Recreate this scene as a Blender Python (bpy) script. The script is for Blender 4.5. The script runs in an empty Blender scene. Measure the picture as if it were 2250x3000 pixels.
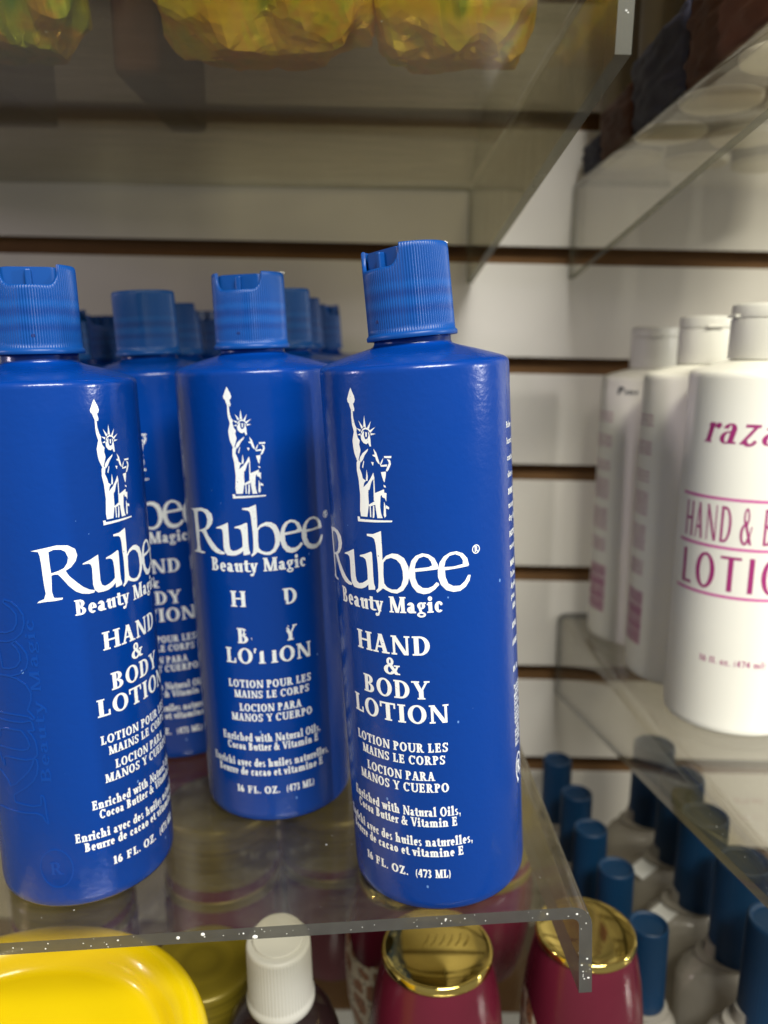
import bpy, bmesh, math, random
from math import sin, cos, tan, pi, radians, atan, sqrt
from mathutils import Matrix, Vector, noise
from mathutils.geometry import tessellate_polygon

random.seed(7)
S = bpy.context.scene
COL = S.collection

# ------------------------------------------------------------------ camera, world, lamps, exposure
cam_d = bpy.data.cameras.new('camera')
cam = bpy.data.objects.new('camera', cam_d)
COL.objects.link(cam)
cam.rotation_euler = (radians(90 - 11.5), 0, 0)
cam_d.sensor_fit = 'VERTICAL'
cam_d.sensor_height = 36.0
cam_d.lens = 27.67
cam_d.clip_start = 0.01
cam_d.clip_end = 50
cam_d.dof.use_dof = True
cam_d.dof.focus_distance = 0.262
cam_d.dof.aperture_fstop = 8.0
S.camera = cam

world = bpy.data.worlds.new('World')
S.world = world
world.use_nodes = True
bg = world.node_tree.nodes['Background']
bg.inputs['Color'].default_value = (1.0, 0.97, 0.90, 1)
bg.inputs['Strength'].default_value = 0.19


def lamp(name, loc, target, sx, sy, power, color):
    d = bpy.data.lights.new(name, 'AREA')
    d.shape = 'RECTANGLE'
    d.size, d.size_y = sx, sy
    d.energy = power
    d.color = color
    o = bpy.data.objects.new(name, d)
    COL.objects.link(o)
    o.location = loc
    v = Vector(target) - Vector(loc)
    o.rotation_euler = v.to_track_quat('-Z', 'Y').to_euler()
    return o


# fluorescent rows of the shop ceiling: one overhead in front, one far down the aisle on either side
lamp('ceiling_tube', (0.52, -0.95, 1.30), (0.05, 0.35, -0.1), 1.1, 0.35, 55, (1.0, 0.985, 0.93))
lamp('aisle_tube', (2.05, -0.02, 0.40), (0.05, 0.33, -0.05), 0.045, 0.25, 15, (1.0, 0.98, 0.93))
lamp('aisle_tube', (-1.95, -0.12, 0.38), (-0.05, 0.33, -0.05), 0.04, 0.25, 7, (1.0, 0.85, 0.96))

S.view_settings.view_transform = 'Standard'
S.view_settings.look = 'None'
S.view_settings.exposure = 0.36
S.view_settings.gamma = 1.0
S.cycles.transparent_max_bounces = 32
S.cycles.max_bounces = 12

# ------------------------------------------------------------------ materials


def newmat(name):
    m = bpy.data.materials.new(name)
    m.use_nodes = True
    nt = m.node_tree
    return m, nt, nt.nodes, nt.links, nt.nodes['Principled BSDF']


def rgb(c):
    return (c[0], c[1], c[2], 1.0)


def plastic(name, col, rough=0.4, metal=0.0, spec=0.5, bump=0.0, bscale=800, mottle=0.0, mscale=60, coat=0.0,
            sss=0.0, rvar=0.0):
    m, nt, N, L, p = newmat(name)
    p.inputs['Base Color'].default_value = rgb(col)
    p.inputs['Roughness'].default_value = rough
    p.inputs['Metallic'].default_value = metal
    p.inputs['Specular IOR Level'].default_value = spec
    p.inputs['Coat Weight'].default_value = coat
    if sss:
        p.inputs['Subsurface Weight'].default_value = sss
        p.inputs['Subsurface Radius'].default_value = (0.004, 0.004, 0.004)
        p.inputs['Subsurface Scale'].default_value = 1.0
    tc = N.new('ShaderNodeTexCoord')
    if bump:
        n = N.new('ShaderNodeTexNoise')
        n.inputs['Scale'].default_value = bscale
        n.inputs['Detail'].default_value = 2.0
        L.new(tc.outputs['Object'], n.inputs['Vector'])
        b = N.new('ShaderNodeBump')
        b.inputs['Strength'].default_value = bump
        b.inputs['Distance'].default_value = 0.0004
        L.new(n.outputs['Fac'], b.inputs['Height'])
        L.new(b.outputs['Normal'], p.inputs['Normal'])
    if mottle:
        n = N.new('ShaderNodeTexNoise')
        n.inputs['Scale'].default_value = mscale
        n.inputs['Detail'].default_value = 5.0
        L.new(tc.outputs['Object'], n.inputs['Vector'])
        mx = N.new('ShaderNodeMixRGB')
        mx.inputs['Color1'].default_value = rgb([c * (1 - mottle) for c in col])
        mx.inputs['Color2'].default_value = rgb([min(1, c * (1 + mottle)) for c in col])
        L.new(n.outputs['Fac'], mx.inputs['Fac'])
        L.new(mx.outputs['Color'], p.inputs['Base Color'])
    if rvar:
        n = N.new('ShaderNodeTexNoise')
        n.inputs['Scale'].default_value = mscale * 2
        n.inputs['Detail'].default_value = 6.0
        L.new(tc.outputs['Object'], n.inputs['Vector'])
        mr = N.new('ShaderNodeMapRange')
        mr.inputs['To Min'].default_value = max(0.02, rough - rvar)
        mr.inputs['To Max'].default_value = rough + rvar
        L.new(n.outputs['Fac'], mr.inputs['Value'])
        L.new(mr.outputs['Result'], p.inputs['Roughness'])
    return m


def ink(name, col, wear=0.62, scale=1500, rough=0.45):
    """screen-printed ink: opaque with pin holes and scuffs where the bottle shows through"""
    m, nt, N, L, p = newmat(name)
    p.inputs['Base Color'].default_value = rgb(col)
    p.inputs['Roughness'].default_value = rough
    p.inputs['Specular IOR Level'].default_value = 0.35
    tc = N.new('ShaderNodeTexCoord')
    n = N.new('ShaderNodeTexNoise')
    n.inputs['Scale'].default_value = scale
    n.inputs['Detail'].default_value = 1.0
    L.new(tc.outputs['Object'], n.inputs['Vector'])
    r = N.new('ShaderNodeMapRange')
    r.inputs['From Min'].default_value = wear
    r.inputs['From Max'].default_value = wear + 0.06
    L.new(n.outputs['Fac'], r.inputs['Value'])
    t = N.new('ShaderNodeBsdfTransparent')
    mix = N.new('ShaderNodeMixShader')
    L.new(r.outputs['Result'], mix.inputs['Fac'])
    L.new(p.outputs['BSDF'], mix.inputs[1])
    L.new(t.outputs['BSDF'], mix.inputs[2])
    L.new(mix.outputs['Shader'], N['Material Output'].inputs['Surface'])
    return m


def acrylic(name, tint, film=0.03, rough=0.04, filmcol=(0.5, 0.48, 0.42), filmvar=0.05):
    """clear sheet: see-through, mirror-like at grazing angles, with a thin scratched dusty film"""
    m, nt, N, L, p = newmat(name)
    N.remove(p)
    t = N.new('ShaderNodeBsdfTransparent')
    t.inputs['Color'].default_value = rgb(tint)
    g = N.new('ShaderNodeBsdfGlossy')
    g.inputs['Roughness'].default_value = rough
    g.inputs['Color'].default_value = (1, 1, 1, 1)
    fr = N.new('ShaderNodeFresnel')
    fr.inputs['IOR'].default_value = 1.49
    geo = N.new('ShaderNodeNewGeometry')
    # fresnel of the outside surface on either side of the sheet
    ior = N.new('ShaderNodeMix')
    ior.inputs['A'].default_value = 1.49
    ior.inputs['B'].default_value = 1 / 1.49
    L.new(geo.outputs['Backfacing'], ior.inputs['Factor'])
    L.new(ior.outputs['Result'], fr.inputs['IOR'])
    m1 = N.new('ShaderNodeMixShader')
    L.new(fr.outputs['Fac'], m1.inputs['Fac'])
    L.new(t.outputs['BSDF'], m1.inputs[1])
    L.new(g.outputs['BSDF'], m1.inputs[2])
    df = N.new('ShaderNodeBsdfDiffuse')
    df.inputs['Color'].default_value = rgb(filmcol)
    tc = N.new('ShaderNodeTexCoord')
    mp = N.new('ShaderNodeMapping')
    mp.inputs['Scale'].default_value = (1.0, 4.0, 1.0)
    L.new(tc.outputs['Object'], mp.inputs['Vector'])
    n = N.new('ShaderNodeTexNoise')
    n.inputs['Scale'].default_value = 22
    n.inputs['Detail'].default_value = 8
    n.inputs['Roughness'].default_value = 0.7
    L.new(mp.outputs['Vector'], n.inputs['Vector'])
    r = N.new('ShaderNodeMapRange')
    r.inputs['From Min'].default_value = 0.35
    r.inputs['From Max'].default_value = 0.75
    r.inputs['To Min'].default_value = film
    r.inputs['To Max'].default_value = film + filmvar
    L.new(n.outputs['Fac'], r.inputs['Value'])
    m2 = N.new('ShaderNodeMixShader')
    L.new(r.outputs['Result'], m2.inputs['Fac'])
    L.new(m1.outputs['Shader'], m2.inputs[1])
    L.new(df.outputs['BSDF'], m2.inputs[2])
    L.new(m2.outputs['Shader'], N['Material Output'].inputs['Surface'])
    return m


M = {}
M['blue'] = plastic('blue_bottle_plastic', (0.0004, 0.0365, 0.238), 0.225, spec=0.42, bump=0.27, bscale=430, rvar=0.07, mscale=50)


def add_scuffs(m):
    """sparse pale nicks and dust grains on the plastic"""
    nt = m.node_tree
    N, L, p = nt.nodes, nt.links, nt.nodes['Principled BSDF']
    tc = N.new('ShaderNodeTexCoord')
    mp = N.new('ShaderNodeMapping')
    mp.inputs['Scale'].default_value = (1.0, 1.0, 0.7)
    L.new(tc.outputs['Object'], mp.inputs['Vector'])
    v = N.new('ShaderNodeTexVoronoi')
    v.inputs['Scale'].default_value = 150
    L.new(mp.outputs['Vector'], v.inputs['Vector'])
    n = N.new('ShaderNodeTexNoise')
    n.inputs['Scale'].default_value = 45
    L.new(tc.outputs['Object'], n.inputs['Vector'])
    th = N.new('ShaderNodeMapRange')
    th.inputs['From Min'].default_value = 0.5; th.inputs['From Max'].default_value = 0.75
    th.inputs['To Min'].default_value = 0.0; th.inputs['To Max'].default_value = 0.11
    L.new(n.outputs['Fac'], th.inputs['Value'])
    lt = N.new('ShaderNodeMath'); lt.operation = 'LESS_THAN'
    L.new(v.outputs['Distance'], lt.inputs[0]); L.new(th.outputs[0], lt.inputs[1])
    mx = N.new('ShaderNodeMixRGB')
    mx.inputs['Color1'].default_value = p.inputs['Base Color'].default_value
    mx.inputs['Color2'].default_value = (0.12, 0.25, 0.55, 1)
    L.new(lt.outputs[0], mx.inputs['Fac'])
    L.new(mx.outputs[0], p.inputs['Base Color'])


add_scuffs(M['blue'])
M['blue_raised_lit'] = plastic('blue_lettering_gleam', (0.0006, 0.047, 0.285), 0.2, spec=0.5)  # lighter than the bottle blue: gleam on the raised letters put into the colour
M['print'] = ink('white_screen_print', (0.84, 0.86, 0.82), wear=0.735, scale=1900)
M['print_worn'] = ink('scuffed_screen_print', (0.74, 0.77, 0.76), wear=0.69, scale=1700)
M['white'] = plastic('white_bottle_plastic', (0.86, 0.84, 0.74), 0.42, spec=0.4, bump=0.04, bscale=500, mottle=0.03, mscale=30)
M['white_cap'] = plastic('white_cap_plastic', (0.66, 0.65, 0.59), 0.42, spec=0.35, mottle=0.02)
M['shaded_cap'] = plastic('shaded_white_cap_plastic', (0.50, 0.49, 0.44), 0.42, spec=0.35, mottle=0.03)  # white cap plastic darkened: shade under the shelf is put into its colour
M['magenta'] = ink('magenta_ink', (0.36, 0.03, 0.17), wear=0.8, scale=900)
M['pink'] = ink('pink_ink', (0.62, 0.13, 0.36), wear=0.8, scale=900)
M['blackink'] = ink('black_ink', (0.02, 0.03, 0.035), wear=0.8, scale=900)
M['slat'] = plastic('white_laminate', (0.62, 0.59, 0.53), 0.5, spec=0.3, bump=0.03, bscale=120, mottle=0.03, mscale=8, rvar=0.08)
M['mdf'] = plastic('raw_fibreboard', (0.15, 0.078, 0.030), 0.8, spec=0.2, bump=0.2, bscale=900, mottle=0.25, mscale=40)
M['acrylic'] = acrylic('clear_acrylic', (0.90, 0.885, 0.82), 0.014, filmcol=(0.30, 0.26, 0.17), filmvar=0.08, rough=0.13)
M['acrylic_up'] = acrylic('shade_tinted_acrylic', (0.65, 0.62, 0.50), 0.06, filmcol=(0.22, 0.20, 0.12), filmvar=0.14, rough=0.09)  # clear sheet: dark tint stands in for shade on the wall behind
M['acrylic_right'] = acrylic('clear_acrylic_upper_right', (0.97, 0.96, 0.91), 0.0, filmcol=(0.2, 0.18, 0.12), filmvar=0.03)
M['acrylic_lower_right'] = acrylic('smoky_lower_right_acrylic', (0.80, 0.785, 0.74), 0.012, filmvar=0.04)
M['acrylic_edge'] = plastic('acrylic_cut_edge', (0.075, 0.073, 0.066), 0.35, spec=0.5, mottle=0.3, mscale=150)
M['acrylic_edge_pale'] = plastic('acrylic_cut_edge_pale', (0.13, 0.13, 0.10), 0.4, spec=0.5, mottle=0.3, mscale=90)


def see_through(m, f, tint):
    nt = m.node_tree
    t = nt.nodes.new('ShaderNodeBsdfTransparent'); t.inputs['Color'].default_value = rgb(tint)
    mx = nt.nodes.new('ShaderNodeMixShader'); mx.inputs['Fac'].default_value = f
    nt.links.new(nt.nodes['Principled BSDF'].outputs[0], mx.inputs[1]); nt.links.new(t.outputs[0], mx.inputs[2])
    nt.links.new(mx.outputs[0], nt.nodes['Material Output'].inputs['Surface'])


see_through(M['acrylic_edge_pale'], 0.5, (0.8, 0.8, 0.7))
see_through(M['acrylic_edge'], 0.18, (0.6, 0.6, 0.55))
M['dust'] = plastic('white_dust', (0.8, 0.8, 0.76), 0.8)
M['gold'] = plastic('gold_lid_metal', (0.85, 0.66, 0.19), 0.06, metal=1.0, bump=0.02, bscale=25)
M['maroon'] = plastic('maroon_glaze', (0.105, 0.009, 0.022), 0.25, spec=0.5, mottle=0.15, mscale=25, rvar=0.08)
M['yellow'] = plastic('yellow_plastic', (0.70, 0.50, 0.002), 0.22, coat=0.3, spec=0.5, rvar=0.05, mscale=30, bump=0.02)
M['darkbrown'] = plastic('dark_brown_plastic', (0.012, 0.006, 0.006), 0.22, spec=0.5)
M['navycap'] = plastic('teal_blue_cap', (0.0010, 0.030, 0.085), 0.45, spec=0.4, mottle=0.12, mscale=80)
M['sticker'] = plastic('white_sticker', (0.72, 0.72, 0.68), 0.7, mottle=0.04, mscale=200)
M['blacklabel'] = plastic('black_label', (0.008, 0.008, 0.02), 0.4)
M['boxblack'] = plastic('black_carton', (0.022, 0.02, 0.018), 0.5, mottle=0.4, mscale=30)
M['boxgrey'] = plastic('grey_print', (0.12, 0.12, 0.115), 0.6, mottle=0.3, mscale=150)
M['cream'] = plastic('cream_plastic', (0.90, 0.86, 0.72), 0.45, spec=0.4)
nt_ = M['cream'].node_tree
tl_ = nt_.nodes.new('ShaderNodeBsdfTranslucent'); tl_.inputs['Color'].default_value = (0.92, 0.85, 0.66, 1)
mx_ = nt_.nodes.new('ShaderNodeMixShader'); mx_.inputs['Fac'].default_value = 0.2
nt_.links.new(nt_.nodes['Principled BSDF'].outputs[0], mx_.inputs[1]); nt_.links.new(tl_.outputs[0], mx_.inputs[2])
nt_.links.new(mx_.outputs[0], nt_.nodes['Material Output'].inputs['Surface'])
M['tan'] = plastic('dull_tan_plastic', (0.13, 0.105, 0.06), 0.5, spec=0.3)
M['navyfab'] = plastic('navy_packet', (0.04, 0.04, 0.06), 0.6, spec=0.12, mottle=0.5, mscale=40, bump=0.3, bscale=90)
M['brownfab'] = plastic('brown_packet', (0.075, 0.032, 0.018), 0.6, spec=0.12, mottle=0.6, mscale=40, bump=0.3, bscale=90)
M['red'] = plastic('red_card', (0.22, 0.012, 0.008), 0.5, mottle=0.1)
M['metal'] = plastic('bright_steel', (0.6, 0.6, 0.6), 0.3, metal=1.0)


def cap_material():
    """ribbed blue cap with the faint darker bands of the screw thread behind the thin wall"""
    m = plastic('blue_cap_plastic', (0.012, 0.075, 0.42), 0.38, spec=0.28)
    nt = m.node_tree
    N, L, p = nt.nodes, nt.links, nt.nodes['Principled BSDF']
    tc = N.new('ShaderNodeTexCoord')
    sp = N.new('ShaderNodeSeparateXYZ')
    L.new(tc.outputs['Object'], sp.inputs[0])
    n = N.new('ShaderNodeTexNoise')
    n.inputs['Scale'].default_value = 130
    L.new(tc.outputs['Object'], n.inputs['Vector'])
    mp = N.new('ShaderNodeMath'); mp.operation = 'MULTIPLY_ADD'
    L.new(sp.outputs['Z'], mp.inputs[0]); mp.inputs[1].default_value = 1150.0
    ns = N.new('ShaderNodeMath'); ns.operation = 'MULTIPLY'
    L.new(n.outputs['Fac'], ns.inputs[0]); ns.inputs[1].default_value = 1.6
    L.new(ns.outputs[0], mp.inputs[2])
    sn = N.new('ShaderNodeMath'); sn.operation = 'SINE'
    L.new(mp.outputs[0], sn.inputs[0])
    # bands only over the threaded middle of the cap
    win = N.new('ShaderNodeMapRange'); win.interpolation_type = 'SMOOTHSTEP'
    L.new(sp.outputs['Z'], win.inputs['Value'])
    win.inputs['From Min'].default_value = 0.021; win.inputs['From Max'].default_value = 0.017
    win2 = N.new('ShaderNodeMapRange'); win2.interpolation_type = 'SMOOTHSTEP'
    L.new(sp.outputs['Z'], win2.inputs['Value'])
    win2.inputs['From Min'].default_value = 0.005; win2.inputs['From Max'].default_value = 0.009
    mu = N.new('ShaderNodeMath'); mu.operation = 'MULTIPLY'
    L.new(win.outputs[0], mu.inputs[0]); L.new(win2.outputs[0], mu.inputs[1])
    mu2 = N.new('ShaderNodeMath'); mu2.operation = 'MULTIPLY'
    L.new(mu.outputs[0], mu2.inputs[0]); L.new(sn.outputs[0], mu2.inputs[1])
    fac = N.new('ShaderNodeMapRange')
    fac.inputs['From Min'].default_value = -1; fac.inputs['From Max'].default_value = 1
    L.new(mu2.outputs[0], fac.inputs['Value'])
    mx = N.new('ShaderNodeMixRGB')
    mx.inputs['Color1'].default_value = (0.002, 0.042, 0.215, 1)
    mx.inputs['Color2'].default_value = (0.003, 0.074, 0.305, 1)
    L.new(fac.outputs[0], mx.inputs['Fac'])
    L.new(mx.outputs[0], p.inputs['Base Color'])
    return m


M['cap'] = cap_material()


def clear_material():
    """cloudy grey see-through bottle plastic"""
    m, nt, N, L, p = newmat('cloudy_clear_plastic')
    p.inputs['Base Color'].default_value = (0.42, 0.39, 0.33, 1)
    p.inputs['Roughness'].default_value = 0.13
    t = N.new('ShaderNodeBsdfTransparent')
    t.inputs['Color'].default_value = (0.75, 0.72, 0.66, 1)
    mix = N.new('ShaderNodeMixShader')
    mix.inputs['Fac'].default_value = 0.35
    L.new(p.outputs['BSDF'], mix.inputs[1])
    L.new(t.outputs['BSDF'], mix.inputs[2])
    L.new(mix.outputs['Shader'], N['Material Output'].inputs['Surface'])
    return m


M['clear'] = clear_material()


def foil_material(name, stops, rough=0.2):
    """iridescent cellophane: the hue shifts with the tilt of each fold"""
    m, nt, N, L, p = newmat(name)
    tc = N.new('ShaderNodeTexCoord')
    n = N.new('ShaderNodeTexNoise')
    n.inputs['Scale'].default_value = 26
    n.inputs['Detail'].default_value = 3
    n.inputs['Distortion'].default_value = 1.6
    L.new(tc.outputs['Object'], n.inputs['Vector'])
    cr = N.new('ShaderNodeValToRGB')
    el = cr.color_ramp.elements
    el[0].position, el[0].color = stops[0][0], rgb(stops[0][1])
    el[1].position, el[1].color = stops[-1][0], rgb(stops[-1][1])
    for pos, c in stops[1:-1]:
        e = el.new(pos)
        e.color = rgb(c)
    L.new(n.outputs['Fac'], cr.inputs['Fac'])
    L.new(cr.outputs['Color'], p.inputs['Base Color'])
    p.inputs['Metallic'].default_value = 0.3
    p.inputs['Roughness'].default_value = rough
    # thin cellophane: light that falls on the far side glows through
    tl = N.new('ShaderNodeBsdfTranslucent')
    L.new(cr.outputs['Color'], tl.inputs['Color'])
    mx = N.new('ShaderNodeMixShader')
    mx.inputs['Fac'].default_value = 0.3
    L.new(p.outputs['BSDF'], mx.inputs[1])
    L.new(tl.outputs['BSDF'], mx.inputs[2])
    L.new(mx.outputs['Shader'], N['Material Output'].inputs['Surface'])
    return m


M['foil'] = foil_material('gold_iridescent_foil', [(0.25, (0.30, 0.48, 0.02)), (0.40, (0.95, 0.80, 0.04)), (0.52, (0.95, 0.58, 0.05)),
                                                   (0.60, (0.85, 0.78, 0.03)), (0.75, (0.20, 0.50, 0.05))])
M['foil_green'] = foil_material('green_iridescent_foil', [(0.25, (0.10, 0.30, 0.05)), (0.45, (0.45, 0.50, 0.02)), (0.55, (0.80, 0.45, 0.04)),
                                                          (0.75, (0.12, 0.30, 0.04))])


def giraffe_material():
    m, nt, N, L, p = newmat('giraffe_pattern_paper')
    tc = N.new('ShaderNodeTexCoord')
    v = N.new('ShaderNodeTexVoronoi')
    v.feature = 'DISTANCE_TO_EDGE'
    v.inputs['Scale'].default_value = 95
    L.new(tc.outputs['Object'], v.inputs['Vector'])
    cr = N.new('ShaderNodeValToRGB')
    e = cr.color_ramp.elements
    e[0].position, e[0].color = 0.10, (0.62, 0.54, 0.40, 1)
    e[1].position, e[1].color = 0.16, (0.30, 0.13, 0.06, 1)
    L.new(v.outputs['Distance'], cr.inputs['Fac'])
    v2 = N.new('ShaderNodeTexVoronoi')
    v2.inputs['Scale'].default_value = 330
    L.new(tc.outputs['Object'], v2.inputs['Vector'])
    r2 = N.new('ShaderNodeMapRange')
    r2.inputs['From Min'].default_value = 0.22; r2.inputs['From Max'].default_value = 0.28
    L.new(v2.outputs['Distance'], r2.inputs['Value'])
    mx = N.new('ShaderNodeMixRGB')
    mx.inputs['Color1'].default_value = (0.05, 0.025, 0.02, 1)
    L.new(r2.outputs[0], mx.inputs['Fac'])
    L.new(cr.outputs['Color'], mx.inputs['Color2'])
    L.new(mx.outputs[0], p.inputs['Base Color'])
    p.inputs['Roughness'].default_value = 0.5
    return m


M['giraffe'] = giraffe_material()


def brushed_gold():
    m = plastic('brushed_gold_lid', (0.42, 0.33, 0.07), 0.36, metal=0.25)
    nt = m.node_tree
    N, L, p = nt.nodes, nt.links, nt.nodes['Principled BSDF']
    tc = N.new('ShaderNodeTexCoord')
    vm = N.new('ShaderNodeVectorMath'); vm.operation = 'MULTIPLY'
    vm.inputs[1].default_value = (1, 1, 1)
    L.new(tc.outputs['Object'], vm.inputs[0])
    ln = N.new('ShaderNodeVectorMath'); ln.operation = 'LENGTH'
    L.new(vm.outputs[0], ln.inputs[0])
    n = N.new('ShaderNodeTexNoise'); n.noise_dimensions = '1D'
    n.inputs['Scale'].default_value = 500
    n.inputs['Detail'].default_value = 4
    L.new(ln.outputs['Value'], n.inputs['W'])
    mx = N.new('ShaderNodeMixRGB')
    mx.inputs['Color1'].default_value = (0.09, 0.068, 0.006, 1)
    mx.inputs['Color2'].default_value = (0.30, 0.23, 0.02, 1)
    L.new(n.outputs['Fac'], mx.inputs['Fac'])
    L.new(mx.outputs[0], p.inputs['Base Color'])
    return m


M['goldbrushed'] = brushed_gold()

# ------------------------------------------------------------------ mesh helpers


def mesh_from(name, verts, faces, smooth=True):
    me = bpy.data.meshes.new(name)
    me.from_pydata([tuple(v) for v in verts], [], faces)
    me.update()
    if smooth:
        for p in me.polygons:
            p.use_smooth = True
    return me


def lathe(name, prof, n=96, rib=0, ribamp=0.0, ribz=None, sx=1.0, sy=1.0, sharp=30):
    """revolve (r, z) points; optional vertical ribs between ribz"""
    verts, faces = [], []
    for (r, z) in prof:
        for i in range(n):
            a = 2 * pi * i / n
            rr = r
            if rib and ribz[0] <= z <= ribz[1] and r > 0.004:
                rr = r - ribamp * (0.5 - 0.5 * cos(rib * a)) ** 1.5
            verts.append((rr * sin(a) * sx, -rr * cos(a) * sy, z))
    m = len(prof)
    for j in range(m - 1):
        for i in range(n):
            k = (i + 1) % n
            faces.append((j * n + i, j * n + k, (j + 1) * n + k, (j + 1) * n + i))
    if prof[0][0] > 1e-6:
        faces.append(tuple(reversed(range(n))))
    if prof[-1][0] > 1e-6:
        faces.append(tuple(range((m - 1) * n, m * n)))
    me = mesh_from(name, verts, faces)
    bm = bmesh.new(); bm.from_mesh(me)
    bmesh.ops.remove_doubles(bm, verts=bm.verts, dist=1e-7)
    bmesh.ops.recalc_face_normals(bm, faces=bm.faces)
    bm.to_mesh(me); bm.free()
    me.set_sharp_from_angle(angle=radians(sharp))
    return me


def box_mesh(name, sx, sy, sz, bev=0.001, seg=2, center=(0, 0, 0)):
    bm = bmesh.new()
    bmesh.ops.create_cube(bm, size=1.0)
    for v in bm.verts:
        v.co = Vector((v.co.x * sx + center[0], v.co.y * sy + center[1], v.co.z * sz + center[2]))
    if bev:
        bmesh.ops.bevel(bm, geom=list(bm.edges), offset=bev, segments=seg, affect='EDGES', profile=0.5)
    me = bpy.data.meshes.new(name)
    bm.to_mesh(me); bm.free()
    return me


def obj(name, me, mat, parent=None, mats=None):
    o = bpy.data.objects.new(name, me)
    COL.objects.link(o)
    if not me.materials:
        for mm in (mats or [mat]):
            me.materials.append(mm)
    if parent:
        o.parent = parent
    return o


def thing(name, label, cat, loc=(0, 0, 0), group=None, mat=None):
    o = bpy.data.objects.new(name, None)
    o.empty_display_size = 0.02
    COL.objects.link(o)
    o['label'] = label
    o['category'] = cat
    if group:
        o['group'] = group
    o.matrix_basis = (mat if mat is not None else Matrix.Translation(loc))
    return o


def pose(x, y, z, lx=0.0, ly=0.0, phi=0.0, scale=1.0, sz=None):
    ax = Vector((lx, ly, 1)).normalized()
    U = Vector((0, 1, 0)).cross(ax).normalized()
    V = ax.cross(U)
    R = Matrix((U, V, ax)).transposed().to_4x4()
    return Matrix.Translation((x, y, z)) @ R @ Matrix.Rotation(radians(phi), 4, 'Z') @ Matrix.Diagonal((scale, scale, sz or scale, 1))


# ------------------------------------------------------------------ lettering: a small serif alphabet drawn as polygons


def ring(cx, cy, rx, ry, a0, a1, t, h, n=None):
    n = n or max(6, int(abs(a1 - a0) / 15))
    A = [radians(a0 + (a1 - a0) * i / n) for i in range(n + 1)]
    out = [(cx + rx * cos(a), cy + ry * sin(a)) for a in A]
    inn = [(cx + max(rx - t, 0.01) * cos(a), cy + max(ry - h, 0.01) * sin(a)) for a in A]
    return [[out[i], out[i + 1], inn[i + 1], inn[i]] for i in range(n)]


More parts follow.
